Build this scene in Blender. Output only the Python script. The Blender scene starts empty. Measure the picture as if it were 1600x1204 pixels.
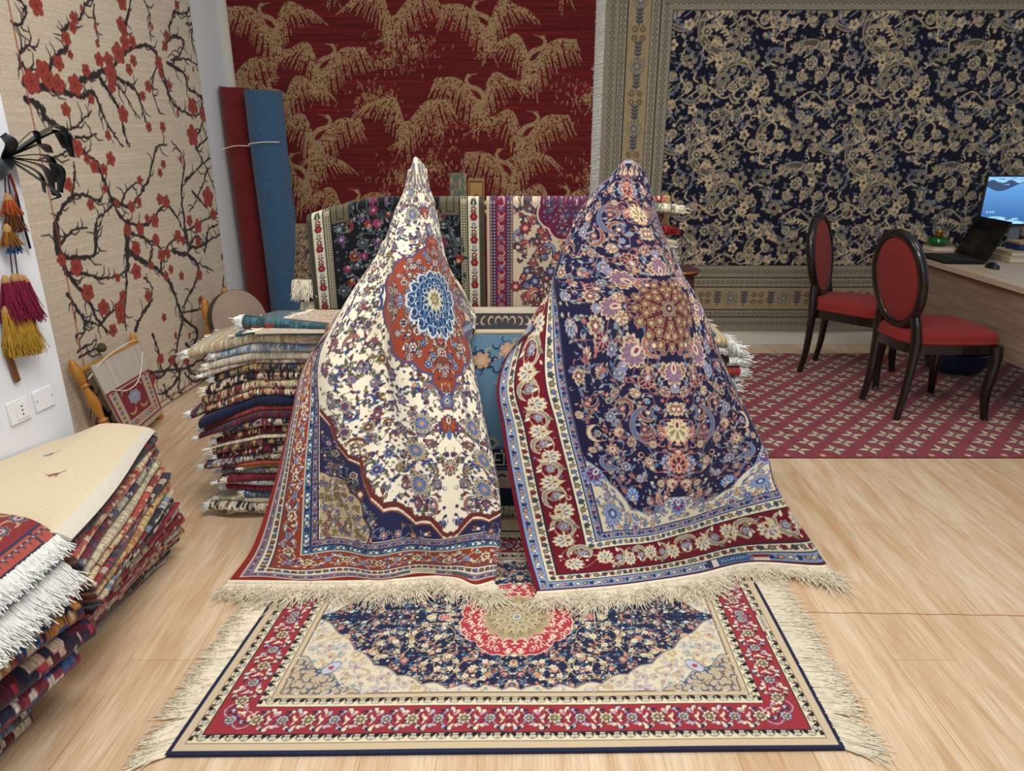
import bpy, math, random
import numpy as np
from mathutils import Vector, Matrix

SC = bpy.context.scene
COL = SC.collection
# ------------------------------------------------------------------ camera
F_PX, PITCH, CAM_H = 1110.0, math.radians(19.2), 1.5
cam_d = bpy.data.cameras.new('camera'); cam = bpy.data.objects.new('camera', cam_d); COL.objects.link(cam)
cam.location = (0, 0, CAM_H); cam.rotation_euler = (math.pi / 2 - PITCH, 0, 0)
cam_d.sensor_fit = 'HORIZONTAL'; cam_d.sensor_width = 36; cam_d.lens = F_PX * 36 / 1600
cam_d.clip_start = .02
SC.camera = cam
# ------------------------------------------------------------------ light
SC.view_settings.view_transform = 'Standard'; SC.view_settings.look = 'None'
SC.view_settings.gamma = 1; SC.view_settings.use_curve_mapping = False
SC.view_settings.exposure = 0.16
w = bpy.data.worlds.new('room_light'); SC.world = w; w.use_nodes = True
w.node_tree.nodes['Background'].inputs[0].default_value = (.93, .96, 1, 1)
w.node_tree.nodes['Background'].inputs[1].default_value = .30
def area(name, loc, rot, size, power, col):
    d = bpy.data.lights.new(name, 'AREA'); d.shape = 'RECTANGLE'; d.size, d.size_y = size; d.energy = power; d.color = col
    o = bpy.data.objects.new(name, d); o.location = loc; o.rotation_euler = rot; COL.objects.link(o); return o
area('ceiling_lamp_front', (0.1, 1.3, 3.1), (math.radians(8), 0, 0), (2.0, .7), 66, (1, .95, .88))
area('ceiling_lamp_middle', (-.5, 3.2, 3.1), (0, 0, 0), (1.6, .4), 17, (1, .93, .82))
area('ceiling_lamp_right', (2.2, 2.9, 3.1), (0, 0, 0), (.8, .8), 13, (1, .95, .86))
area('shop_window', (-.3, -1.6, 1.9), (math.radians(78), 0, math.radians(8)), (2.8, 1.8), 24, (.82, .9, 1))

# ------------------------------------------------------------------ helpers
_CP, _SP = math.cos(PITCH), math.sin(PITCH)
def ray(x, y):
    a, b = (x - 800) / F_PX, (602 - y) / F_PX
    return a, _CP + b * _SP, -_SP + b * _CP
def PY(x, y, Y):                       # point seen at (x, y) lying at depth Y
    d = ray(x, y); t = Y / d[1]; return (d[0] * t, Y, CAM_H + d[2] * t)
def PZ(x, y, z=0):                     # point seen at (x, y) lying at height z
    d = ray(x, y); t = (z - CAM_H) / d[2]; return (d[0] * t, d[1] * t, z)
def PL(x, y, x0, y0, k):               # point on the upright wall X = x0 + k (Y - y0)
    d = ray(x, y); t = (x0 - k * y0) / (d[0] - k * d[1]); return (d[0] * t, d[1] * t, CAM_H + d[2] * t)

def hexc(h): return np.array([int(h[i:i + 2], 16) / 255 for i in (0, 2, 4)], np.float32)
def lin(h):
    c = hexc(h); return tuple(float(v) for v in np.where(c <= .04045, c / 12.92, ((c + .055) / 1.055) ** 2.4)) + (1,)

def mat(name, col, rough=.6, bump=0, bscale=200, metal=0, noise=0, nscale=8, coat=0, trans=0, sheen=0, emit=None, ior=1.45, stretch=(1, 1, 1)):
    m = bpy.data.materials.new(name); m.use_nodes = True; nt = m.node_tree; b = nt.nodes['Principled BSDF']
    b.inputs['Base Color'].default_value = lin(col); b.inputs['Roughness'].default_value = rough; b.inputs['Metallic'].default_value = metal
    b.inputs['Coat Weight'].default_value = coat; b.inputs['Transmission Weight'].default_value = trans; b.inputs['IOR'].default_value = ior
    b.inputs['Sheen Weight'].default_value = sheen
    if emit: b.inputs['Emission Color'].default_value = lin(emit[0]); b.inputs['Emission Strength'].default_value = emit[1]
    if noise or bump:
        tc = nt.nodes.new('ShaderNodeTexCoord'); mp = nt.nodes.new('ShaderNodeMapping'); mp.inputs['Scale'].default_value = stretch
        nt.links.new(tc.outputs['Object'], mp.inputs[0])
    if noise:
        n = nt.nodes.new('ShaderNodeTexNoise'); n.inputs['Scale'].default_value = nscale; n.inputs['Detail'].default_value = 6
        nt.links.new(mp.outputs[0], n.inputs['Vector'])
        h = nt.nodes.new('ShaderNodeHueSaturation'); h.inputs['Color'].default_value = lin(col)
        r = nt.nodes.new('ShaderNodeMapRange'); r.inputs[3].default_value = 1 - noise; r.inputs[4].default_value = 1 + noise
        r.inputs[1].default_value = .3; r.inputs[2].default_value = .7
        nt.links.new(n.outputs[0], r.inputs[0]); nt.links.new(r.outputs[0], h.inputs['Value']); nt.links.new(h.outputs[0], b.inputs['Base Color'])
    if bump:
        n2 = nt.nodes.new('ShaderNodeTexNoise'); n2.inputs['Scale'].default_value = bscale; nt.links.new(mp.outputs[0], n2.inputs['Vector'])
        bp = nt.nodes.new('ShaderNodeBump'); bp.inputs['Strength'].default_value = bump; bp.inputs['Distance'].default_value = .004
        nt.links.new(n2.outputs[0], bp.inputs['Height']); nt.links.new(bp.outputs[0], b.inputs['Normal'])
    return m

def rugmat(name, bump=.5, scale=420, noise=.16, sheen=.15, stretch=(1, 1, 1)):
    m = bpy.data.materials.new(name); m.use_nodes = True; nt = m.node_tree; b = nt.nodes['Principled BSDF']
    b.inputs['Roughness'].default_value = .95; b.inputs['Specular IOR Level'].default_value = .15; b.inputs['Sheen Weight'].default_value = sheen
    a = nt.nodes.new('ShaderNodeAttribute'); a.attribute_name = 'Col'
    tc = nt.nodes.new('ShaderNodeTexCoord'); mp = nt.nodes.new('ShaderNodeMapping'); mp.inputs['Scale'].default_value = stretch
    nt.links.new(tc.outputs['Object'], mp.inputs[0])
    n = nt.nodes.new('ShaderNodeTexNoise'); n.inputs['Scale'].default_value = scale; n.inputs['Detail'].default_value = 3
    nt.links.new(mp.outputs[0], n.inputs['Vector'])
    r = nt.nodes.new('ShaderNodeMapRange'); r.inputs[1].default_value = .3; r.inputs[2].default_value = .7
    r.inputs[3].default_value = 1 - noise; r.inputs[4].default_value = 1 + noise
    h = nt.nodes.new('ShaderNodeHueSaturation')
    nt.links.new(n.outputs[0], r.inputs[0]); nt.links.new(r.outputs[0], h.inputs['Value'])
    nt.links.new(a.outputs['Color'], h.inputs['Color']); nt.links.new(h.outputs[0], b.inputs['Base Color'])
    bp = nt.nodes.new('ShaderNodeBump'); bp.inputs['Strength'].default_value = bump; bp.inputs['Distance'].default_value = .003
    nt.links.new(n.outputs[0], bp.inputs['Height']); nt.links.new(bp.outputs[0], b.inputs['Normal'])
    return m

def put(name, me, parent=None):
    o = bpy.data.objects.new(name, me); COL.objects.link(o)
    if parent is not None: o.parent = parent
    return o
def tag(o, label=None, cat=None, group=None, kind=None):
    if label: o['label'] = label
    if cat: o['category'] = cat
    if group: o['group'] = group
    if kind: o['kind'] = kind
    return o
def empty(name, loc=(0, 0, 0), rz=0):
    o = bpy.data.objects.new(name, None); o.location = loc; o.rotation_euler = (0, 0, rz); COL.objects.link(o); return o

def npmesh(name, V, Q, m, parent=None, C=None, smooth=True):
    """V (n,3), Q (m,4) quads, C (n,3) srgb colour of each knot"""
    V = np.asarray(V, np.float32); Q = np.asarray(Q, np.int32)
    me = bpy.data.meshes.new(name)
    me.vertices.add(len(V)); me.vertices.foreach_set('co', V.ravel())
    me.loops.add(Q.size); me.loops.foreach_set('vertex_index', Q.ravel())
    me.polygons.add(len(Q)); me.polygons.foreach_set('loop_start', np.arange(0, Q.size, Q.shape[1], dtype=np.int32))
    me.polygons.foreach_set('use_smooth', np.full(len(Q), smooth))
    me.update(calc_edges=True)
    if C is not None:
        C = C.mean(1, keepdims=True) * .12 + C * .88
        at = me.color_attributes.new('Col', 'BYTE_COLOR', 'POINT')
        cc = np.ones((len(V), 4), np.float32); cc[:, :3] = np.clip(C, 0, 1)
        at.data.foreach_set('color_srgb', cc.ravel())
    me.materials.append(m)
    return put(name, me, parent)

def gridq(nr, nc, off=0, flip=False):
    i = np.arange(nr * nc).reshape(nr, nc) + off
    q = np.stack([i[:-1, :-1], i[:-1, 1:], i[1:, 1:], i[1:, :-1]], -1).reshape(-1, 4)
    return q[:, ::-1] if flip else q

def sheet(name, P, C, m, parent=None, thick=.008, edge='2a2030', back='9a8a72', nrm=None):
    """a rug: knotted face P (r,c,3) coloured C (r,c,3), coarse back and bound edges, one mesh"""
    r, c = P.shape[:2]
    du = np.gradient(P, axis=1); dv = np.gradient(P, axis=0)
    N = np.cross(du, dv); N /= np.linalg.norm(N, axis=2, keepdims=True) + 1e-9
    if nrm is not None and (N.mean((0, 1)) * np.array(nrm)).sum() < 0: N = -N; fl = True
    else: fl = False
    st = 6
    ri = np.unique(np.r_[np.arange(0, r, st), r - 1]); ci = np.unique(np.r_[np.arange(0, c, st), c - 1])
    B = (P - N * thick)[np.ix_(ri, ci)]
    V = [P.reshape(-1, 3), B.reshape(-1, 3)]; CC = [C.reshape(-1, 3), C[np.ix_(ri, ci)].reshape(-1, 3) * .75 + hexc(back) * .25]
    Q = [gridq(r, c, 0, fl), gridq(B.shape[0], B.shape[1], r * c, not fl)]
    off = r * c + B.shape[0] * B.shape[1]
    e = hexc(edge)
    for line, nl in ((P[0], N[0]), (P[-1], N[-1]), (P[:, 0], N[:, 0]), (P[:, -1], N[:, -1])):
        n = len(line); V += [line, line - nl * thick]; CC.append(np.tile(e, (2 * n, 1)))
        q = gridq(2, n, off); Q.append(q); off += 2 * n
    return npmesh(name, np.concatenate(V), np.concatenate(Q), m, parent, np.concatenate(CC))

class MB:
    def __init__(s): s.v = []; s.f = []; s.c = []
    def add(s, vs, fs, col=None):
        o = len(s.v); s.v += [tuple(v) for v in vs]; s.f += [tuple(i + o for i in f) for f in fs]
        s.c += [col] * len(vs)
        return s
    def box(s, x0, x1, y0, y1, z0, z1, bev=0, M=None, col=None):
        b = min(bev, (x1 - x0) / 2.01, (y1 - y0) / 2.01, (z1 - z0) / 2.01)
        vs, fs = [], []
        if b <= 0:
            vs = [(x, y, z) for x in (x0, x1) for y in (y0, y1) for z in (z0, z1)]
            fs = [(0, 1, 3, 2), (4, 6, 7, 5), (0, 4, 5, 1), (2, 3, 7, 6), (0, 2, 6, 4), (1, 5, 7, 3)]
        else:
            idx = {}
            for ix, (xa, xs) in enumerate(((x0, 1), (x1, -1))):
                for iy, (ya, ys) in enumerate(((y0, 1), (y1, -1))):
                    for iz, (za, zs) in enumerate(((z0, 1), (z1, -1))):
                        idx[ix, iy, iz] = len(vs)
                        vs += [(xa, ya + b * ys, za + b * zs), (xa + b * xs, ya, za + b * zs), (xa + b * xs, ya + b * ys, za)]
            I = lambda a, b_, c_, k: idx[a, b_, c_] + k
            for k in (0, 1):
                fs.append((I(k, 0, 0, 0), I(k, 0, 1, 0), I(k, 1, 1, 0), I(k, 1, 0, 0)))
                fs.append((I(0, k, 0, 1), I(1, k, 0, 1), I(1, k, 1, 1), I(0, k, 1, 1)))
                fs.append((I(0, 0, k, 2), I(0, 1, k, 2), I(1, 1, k, 2), I(1, 0, k, 2)))
            for a in (0, 1):
                for b_ in (0, 1):
                    fs.append((I(a, b_, 0, 0), I(a, b_, 0, 1), I(a, b_, 1, 1), I(a, b_, 1, 0)))
                    fs.append((I(a, 0, b_, 0), I(a, 0, b_, 2), I(a, 1, b_, 2), I(a, 1, b_, 0)))
                    fs.append((I(0, a, b_, 1), I(0, a, b_, 2), I(1, a, b_, 2), I(1, a, b_, 1)))
                    for c_ in (0, 1): fs.append((I(a, b_, c_, 0), I(a, b_, c_, 1), I(a, b_, c_, 2)))
        if M is not None: vs = [tuple(M @ Vector(v)) for v in vs]
        return s.add(vs, fs, col)
    def tube(s, pts, rad, n=8, fl=1.0, up=(0, 0, 1), closed=False, cap=True, col=None):
        pts = [Vector(p) for p in pts]; k = len(pts)
        if not hasattr(rad, '__len__'): rad = [rad] * k
        vs = []
        pr = None
        for i, p in enumerate(pts):
            if closed: t = pts[(i + 1) % k] - pts[i - 1]
            else: t = pts[min(i + 1, k - 1)] - pts[max(i - 1, 0)]
            t.normalize()
            if pr is None:
                u = Vector(up)
                if abs(u.dot(t)) > .95: u = Vector((1, 0, 0))
                a = u.cross(t).normalized()
            else: a = (pr - t * pr.dot(t)).normalized()
            pr = a; b = t.cross(a)
            r = rad[i]
            for j in range(n):
                th = 2 * math.pi * j / n
                vs.append(p + a * (math.cos(th) * r) + b * (math.sin(th) * r * fl))
        fs = []
        for i in range(k if closed else k - 1):
            i2 = (i + 1) % k
            for j in range(n):
                j2 = (j + 1) % n; fs.append((i * n + j, i * n + j2, i2 * n + j2, i2 * n + j))
        if cap and not closed: fs += [tuple(range(n - 1, -1, -1)), tuple((k - 1) * n + j for j in range(n))]
        return s.add(vs, fs, col)
    def lathe(s, prof, M=None, n=24, col=None):
        """prof [(r, z)] about z"""
        vs = []
        for r, z in prof:
            for j in range(n):
                th = 2 * math.pi * j / n; vs.append(Vector((r * math.cos(th), r * math.sin(th), z)))
        if M is not None: vs = [M @ v for v in vs]
        fs = []
        for i in range(len(prof) - 1):
            for j in range(n): fs.append((i * n + j, i * n + (j + 1) % n, (i + 1) * n + (j + 1) % n, (i + 1) * n + j))
        fs += [tuple(range(n - 1, -1, -1)), tuple((len(prof) - 1) * n + j for j in range(n))]
        return s.add(vs, fs, col)
    def build(s, name, m, parent=None, smooth=True):
        me = bpy.data.meshes.new(name); me.from_pydata(s.v, [], s.f); me.update()
        if smooth:
            me.polygons.foreach_set('use_smooth', [True] * len(me.polygons))
            try: me.set_sharp_from_angle(angle=math.radians(38))
            except Exception: pass
        if any(c is not None for c in s.c):
            at = me.color_attributes.new('Col', 'BYTE_COLOR', 'POINT')
            cc = np.ones((len(s.v), 4), np.float32)
            for i, c in enumerate(s.c):
                if c is not None: cc[i, :3] = hexc(c) if isinstance(c, str) else c
            at.data.foreach_set('color_srgb', cc.ravel())
        me.materials.append(m)
        return put(name, me, parent)

def strands(name, A, D, L, r, m, parent, seed=0, jit=.25, zj=.35, zmin=None, zmax=None, grav=0, n=1, seg=4, curl=.3):
    """A (k,3) roots, D (k,3) directions; cotton threads of length L, one mesh"""
    R = np.random.default_rng(seed)
    A = np.repeat(np.asarray(A, float), n, 0); D = np.repeat(np.asarray(D, float), n, 0); k = len(A)
    A = A + R.normal(0, .0015, A.shape)
    D = D / np.linalg.norm(D, axis=1, keepdims=True)
    Ls = (L if np.ndim(L) == 0 else np.repeat(L, n)) * R.uniform(.75, 1.12, k)
    W = R.normal(0, jit, (k, 3)); W2 = R.normal(0, curl, (k, 3)); W[:, 2] *= zj; W2[:, 2] *= zj
    pts = [A]
    for i in range(1, seg + 1):
        t = i / seg
        p = A + (D * t + W * t * t + W2 * .3 * math.sin(t * 5) * t) * Ls[:, None]
        p[:, 2] -= grav * Ls * t * t
        if zmin is not None: p[:, 2] = np.maximum(p[:, 2], zmin + r + R.uniform(0, .006, k))
        if zmax is not None: p[:, 2] = np.clip(p[:, 2], zmax[0] + r, zmax[1] - r)
        pts.append(p)
    P = np.stack(pts, 1)                                          # k, seg+1, 3
    T = np.gradient(P, axis=1); T /= np.linalg.norm(T, axis=2, keepdims=True) + 1e-9
    u = np.cross(T, np.array([.31, .2, .93])); u /= np.linalg.norm(u, axis=2, keepdims=True) + 1e-9
    v = np.cross(T, u)
    taper = np.linspace(1, .55, seg + 1)[None, :, None] * r
    ring = np.stack([P + u * taper, P + (-.5 * u + .87 * v) * taper, P + (-.5 * u - .87 * v) * taper], 2)  # k,seg+1,3,3
    V = ring.reshape(-1, 3)
    base = (np.arange(k) * (seg + 1) * 3)[:, None, None]
    s_ = np.arange(seg)[None, :, None] * 3; j = np.arange(3)[None, None, :]; j2 = (j + 1) % 3
    Q = np.stack([base + s_ + j, base + s_ + j2, base + s_ + 3 + j2, base + s_ + 3 + j], -1).reshape(-1, 4)
    o = npmesh(name, V, Q, m, parent); o['kind'] = 'stuff'
    return o

def hermite(xs, Y, xq):
    """smooth interpolation along axis 0"""
    xs = np.asarray(xs, float); Y = np.asarray(Y, float); xq = np.asarray(xq, float)
    d = (Y[1:] - Y[:-1]) / (xs[1:] - xs[:-1]).reshape((-1,) + (1,) * (Y.ndim - 1))
    m = np.empty_like(Y); m[0] = d[0]; m[-1] = d[-1]
    h = xs[1:] - xs[:-1]
    wa = (h[1:] / (h[1:] + h[:-1])).reshape((-1,) + (1,) * (Y.ndim - 1))
    m[1:-1] = d[:-1] * wa + d[1:] * (1 - wa)
    i = np.clip(np.searchsorted(xs, xq, side='right') - 1, 0, len(xs) - 2)
    hh = h[i]; t = (xq - xs[i]) / hh
    sh = (-1,) + (1,) * (Y.ndim - 1); t = t.reshape(sh); hh = hh.reshape(sh)
    return (2*t**3 - 3*t**2 + 1) * Y[i] + (t**3 - 2*t**2 + t) * hh * m[i] + (-2*t**3 + 3*t**2) * Y[i+1] + (t**3 - t**2) * hh * m[i+1]
def surf(us, vs, G, uq, vq):
    """G (len(vs), len(us), 3) control net -> (len(vq), len(uq), 3)"""
    A = hermite(vs, np.asarray(G, float), vq)
    return hermite(us, A.transpose(1, 0, 2), uq).transpose(1, 0, 2)

# ------------------------------------------------------------------ rug designing: knots on a grid
class Cv:
    def __init__(s, w, h, bg, wrap=False): s.w, s.h = int(w), int(h); s.a = np.empty((s.h, s.w, 3), np.float32); s.a[:] = hexc(bg); s.wrap = wrap
    def _w(s, x, y, r):
        outs = [(x, y)]
        if s.wrap: outs = [(x + i * s.w, y + j * s.h) for i in (-1, 0, 1) for j in (-1, 0, 1)]
        for x, y in outs:
            x0, x1 = max(0, int(x - r - 1)), min(s.w, int(x + r + 3)); y0, y1 = max(0, int(y - r - 1)), min(s.h, int(y + r + 3))
            if x0 < x1 and y0 < y1:
                yield (slice(y0, y1), slice(x0, x1)), np.arange(x0, x1, dtype=np.float32)[None, :] - x, np.arange(y0, y1, dtype=np.float32)[:, None] - y
    def put(s, sl, m, c):
        A = s.a[sl]; A += (hexc(c) - A) * np.clip(m, 0, 1)[..., None]
    def petal(s, x, y, r, n, k, c, rot=0, ax=1.0, arot=0):
        """lobed disc; ax stretches it along arot"""
        for sl, X, Y in s._w(x, y, r * max(1, ax)):
            ca, sa = math.cos(arot), math.sin(arot)
            u = (X * ca + Y * sa) / ax; v = -X * sa + Y * ca
            d = np.hypot(u, v); th = np.arctan2(v, u) - rot
            s.put(sl, r * (1 - k + k * np.abs(np.cos(n * th / 2))) - d + .5, c)
    def disc(s, x, y, r, c): s.petal(x, y, r, 1, 0, c)
    def ell(s, x, y, a, b, rot, c): s.petal(x, y, b, 1, 0, c, 0, a / b, rot)
    def ros(s, x, y, r, cols, n=8, rot=0):
        o, p, q, e = cols
        s.petal(x, y, r, n, .34, o, rot); s.petal(x, y, r - 1.3, n, .38, p, rot)
        s.petal(x, y, r * .58, n, .3, o, rot); s.petal(x, y, r * .5, n, .3, q, rot); s.petal(x, y, r * .22, 5, .3, e, rot)
    def palm(s, x, y, r, rot, cols):
        """palmette with serrated outline opening along rot"""
        for sl, X, Y in s._w(x, y, r * 1.25):
            ca, sa = math.cos(rot), math.sin(rot)
            u = X * ca + Y * sa; v = (-X * sa + Y * ca) * 1.15
            d = np.hypot(u, v); th = np.arctan2(v, u)
            base = r * (.74 + .26 * np.cos(th)) ; ser = .74 + .26 * np.abs(np.cos(6.5 * th))
            s.put(sl, base * ser - d + .5, cols[0]); s.put(sl, base * ser * .86 - d + .5, cols[1])
            rays = np.clip(np.cos(8 * th) * 3 + 1, 0, 1) * np.clip(base * .66 - d, 0, 1); s.put(sl, rays, cols[2])
            d2 = np.hypot((u + r * .08) / 1.35, v); s.put(sl, r * .26 - d2, cols[0]); s.put(sl, r * .21 - d2, cols[3])
            s.put(sl, (r * .11 - np.hypot((u + r * .1) / 1.8, v)), cols[4])
    def leaf(s, x, y, L, W, rot, c, oc=None, bend=0):
        for sl, X, Y in s._w(x + math.cos(rot) * L / 2, y + math.sin(rot) * L / 2, L * .62 + W):
            X = X + math.cos(rot) * L / 2; Y = Y + math.sin(rot) * L / 2
            u = (X * math.cos(rot) + Y * math.sin(rot)) / L; v = -X * math.sin(rot) + Y * math.cos(rot)
            uu = np.clip(u, 0, 1); hw = W * .5 * np.sin(math.pi * uu ** .75); v = v - bend * L * uu * (1 - uu)
            ins = np.clip(np.minimum(u, 1 - u) * L + .5, 0, 1)
            if oc: s.put(sl, (hw - np.abs(v) + 1.3) * ins, oc)
            s.put(sl, (hw - np.abs(v) + .4) * ins, c)
    def stroke(s, pts, w, c):
        n = len(pts)
        if not hasattr(w, '__len__'): w = [w] * n
        for i in range(n - 1):
            (x0, y0), (x1, y1) = pts[i], pts[i + 1]; wa, wb = w[i] / 2, w[i + 1] / 2
            dx, dy = x1 - x0, y1 - y0; L2 = dx * dx + dy * dy
            if L2 < 1e-6: continue
            for sl, X, Y in s._w((x0 + x1) / 2, (y0 + y1) / 2, math.sqrt(L2) / 2 + max(wa, wb)):
                X = X + dx / 2; Y = Y + dy / 2
                t = np.clip((X * dx + Y * dy) / L2, 0, 1)
                s.put(sl, wa + (wb - wa) * t - np.hypot(X - t * dx, Y - t * dy) + .5, c)
    def sickle(s, x, y, R, a0, a1, W, c, ic=None):
        """crescent feather leaf on an arc"""
        k = max(6, int(abs(a1 - a0) * R / 4)); T = np.linspace(0, 1, k)
        pts = [(x + R * math.cos(a0 + (a1 - a0) * t), y + R * math.sin(a0 + (a1 - a0) * t)) for t in T]
        w = [max(.8, W * math.sin(math.pi * min(1, .08 + t * .92)) ** .8) for t in T]
        s.stroke(pts, w, c)
        if ic: s.stroke(pts, [max(.3, q - 2.6) for q in w], ic)
    def spiral(s, x, y, r, rot, dr, turns, w, c):
        k = int(14 * turns) + 6
        pts = [(x + r * (1 - .82 * t) * math.cos(rot + dr * t * turns * 6.283), y + r * (1 - .82 * t) * math.sin(rot + dr * t * turns * 6.283)) for t in np.linspace(0, 1, k)]
        s.stroke(pts, w, c); return pts
def bez(p, n=10):
    """smooth curve through points"""
    P = np.array(p, float); t = np.arange(len(P)); q = np.linspace(0, len(P) - 1, (len(P) - 1) * n + 1)
    return [tuple(v) for v in hermite(t, P, q)]
def mirror4(a):
    a = np.concatenate([a, a[:, ::-1]], 1); return np.concatenate([a, a[::-1]], 0)

def bands(c, widths):
    """mitred border bands from the outer corner (0,0): list of (outer, inner, colour) in knots"""
    X = np.arange(c.w)[None, :]; Y = np.arange(c.h)[:, None]; D = np.minimum(X, Y)
    for a, b, col in widths:
        c.a[(D >= a) & (D < b)] = hexc(col)
def along(c, off, step, fn, start=None):
    """run fn(x, y, direction, index) on the centre line of a border at distance off; both arms and the corner"""
    st = off + step if start is None else start
    i = 1
    for p in np.arange(st, c.w + step, step): fn(p, off, 0.0, i); i += 1
    i = 1
    for p in np.arange(st, c.h + step, step): fn(off, p, math.pi / 2, i); i += 1
    fn(off, off, math.pi / 4, 0)
def wavevine(c, off, amp, period, w, col, phase=0):
    xs = np.arange(off, c.w + 4, 3.0); c.stroke([(x, off + amp * math.sin((x - off) * 2 * math.pi / period + phase)) for x in xs], w, col)
    ys = np.arange(off, c.h + 4, 3.0); c.stroke([(off + amp * math.sin((y - off) * 2 * math.pi / period + phase), y) for y in ys], w, col)
# ------------------------------------------------------------------ materials
M_rug = rugmat('knotted_wool'); M_silk = rugmat('fine_knotted_wool', bump=.35, scale=600, noise=.1)
M_weave = rugmat('ribbed_flatweave', bump=.5, scale=60, noise=.14, stretch=(1, 1, 9))
M_fold = rugmat('folded_wool', bump=.8, scale=260, noise=.25)
M_fringe = mat('cotton_fringe', 'ece2ca', .9, noise=.1, nscale=60, sheen=.2)
M_fringe2 = mat('grey_white_fringe', 'e8e9e4', .9, noise=.1, nscale=60, sheen=.2)
M_white = mat('white_plaster', 'dfe3ea', .85, bump=.1, bscale=120)
M_wall2 = mat('cream_plaster', 'cfc9bd', .85, bump=.1, bscale=120)
M_skirt = mat('white_skirting', 'd5d2ca', .5)
M_black = mat('black_lacquer_wood', '120b0b', .3, coat=.4)
M_redf = mat('red_upholstery', '862420', .9, bump=.35, bscale=700, noise=.1, nscale=300, sheen=.05)
M_pine = mat('varnished_pine', 'c08334', .4, noise=.18, nscale=14, coat=.3, stretch=(1, 1, .2))
M_plastic = mat('white_plastic', 'e6e8ec', .35)
M_dark = mat('black_plastic', '0c0c0e', .35)
M_screenoff = mat('dark_screen', '050507', .15)
M_metal = mat('brass', 'b98d3c', .3, metal=1)
M_grey = mat('grey_plastic', '6a7078', .4)

def oakfloor():
    m = bpy.data.materials.new('light_oak_boards'); m.use_nodes = True; nt = m.node_tree; N = nt.nodes.new; L = nt.links.new
    b = nt.nodes['Principled BSDF']; b.inputs['Roughness'].default_value = .42; b.inputs['Specular IOR Level'].default_value = .35
    tc = N('ShaderNodeTexCoord'); mp = N('ShaderNodeMapping'); mp.inputs['Rotation'].default_value = (0, 0, math.radians(90)); L(tc.outputs['Object'], mp.inputs[0])
    br = N('ShaderNodeTexBrick'); L(mp.outputs[0], br.inputs['Vector']); br.offset = .37
    br.inputs['Color1'].default_value = lin('dcc4a6'); br.inputs['Color2'].default_value = lin('e6d2b8'); br.inputs['Mortar'].default_value = lin('b39470')
    br.inputs['Scale'].default_value = 1; br.inputs['Mortar Size'].default_value = .0012; br.inputs['Mortar Smooth'].default_value = .6
    br.inputs['Brick Width'].default_value = 1.29; br.inputs['Row Height'].default_value = .194; br.inputs['Bias'].default_value = 0
    m2 = N('ShaderNodeMapping'); m2.inputs['Scale'].default_value = (5.5, .55, 1); L(tc.outputs['Object'], m2.inputs[0])
    n = N('ShaderNodeTexNoise'); n.inputs['Scale'].default_value = 3; n.inputs['Detail'].default_value = 9; n.inputs['Roughness'].default_value = .62; n.inputs['Distortion'].default_value = .8
    L(m2.outputs[0], n.inputs['Vector'])
    cr = N('ShaderNodeValToRGB'); cr.color_ramp.elements[0].position = .33; cr.color_ramp.elements[0].color = lin('dcc2a4'); cr.color_ramp.elements[1].position = .62; cr.color_ramp.elements[1].color = lin('ffffff')
    L(n.outputs[0], cr.inputs[0])
    m3 = N('ShaderNodeMapping'); m3.inputs['Scale'].default_value = (60, 2.2, 1); L(tc.outputs['Object'], m3.inputs[0])
    n3 = N('ShaderNodeTexNoise'); n3.inputs['Scale'].default_value = 3; n3.inputs['Detail'].default_value = 5; L(m3.outputs[0], n3.inputs['Vector'])
    cr3 = N('ShaderNodeValToRGB'); cr3.color_ramp.elements[0].position = .3; cr3.color_ramp.elements[0].color = lin('e6dac8'); cr3.color_ramp.elements[1].position = .6; cr3.color_ramp.elements[1].color = (1, 1, 1, 1)
    L(n3.outputs[0], cr3.inputs[0])
    def mul(a, c, f):
        x = N('ShaderNodeMix'); x.data_type = 'RGBA'; x.blend_type = 'MULTIPLY'; x.inputs[0].default_value = f; L(a, x.inputs[6]); L(c, x.inputs[7]); return x.outputs[2]
    o = mul(mul(br.outputs['Color'], cr.outputs[0], .75), cr3.outputs[0], .8)
    L(o, b.inputs['Base Color'])
    return m
def deskwood():
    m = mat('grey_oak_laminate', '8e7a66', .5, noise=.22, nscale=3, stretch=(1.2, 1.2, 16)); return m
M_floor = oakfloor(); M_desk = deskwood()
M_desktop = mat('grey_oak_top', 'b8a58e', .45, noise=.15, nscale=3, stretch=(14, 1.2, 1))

# ------------------------------------------------------------------ the room
BY = 5.27                                                        # back wall
LW = (-2.05, 4.1, .09)                                           # left wall X = x0 + k (Y - y0)
NW = (-1.65, 2.2, .16)                                           # near left wall that carries the sockets
def lwx(Y): return LW[0] + LW[2] * (Y - LW[1])
def nwx(Y): return NW[0] + NW[2] * (Y - NW[1])
def struct(o): o['kind'] = 'structure'; return o
struct(MB().box(-3.2, 4.6, -2.2, 5.5, -.1, 0).build('floor', M_floor, smooth=False))
struct(MB().box(-2.2, 4.6, BY, BY + .15, 0, 2.95).build('wall_back', M_wall2, smooth=False))
def wallprism(name, x0, y0, x1, y1, th, h, m):
    struct(MB().add([(x0, y0, 0), (x1, y1, 0), (x1 - th, y1, 0), (x0 - th, y0, 0), (x0, y0, h), (x1, y1, h), (x1 - th, y1, h), (x0 - th, y0, h)],
        [(0, 1, 5, 4), (1, 2, 6, 5), (2, 3, 7, 6), (3, 0, 4, 7), (4, 5, 6, 7), (0, 3, 2, 1)]).build(name, m, smooth=False))
wallprism('wall_left', lwx(2.43), 2.43, lwx(BY), BY, .15, 2.95, M_white)
wallprism('wall_near_left', nwx(.2), .2, nwx(2.42), 2.42, .5, 2.95, M_white)
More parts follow.
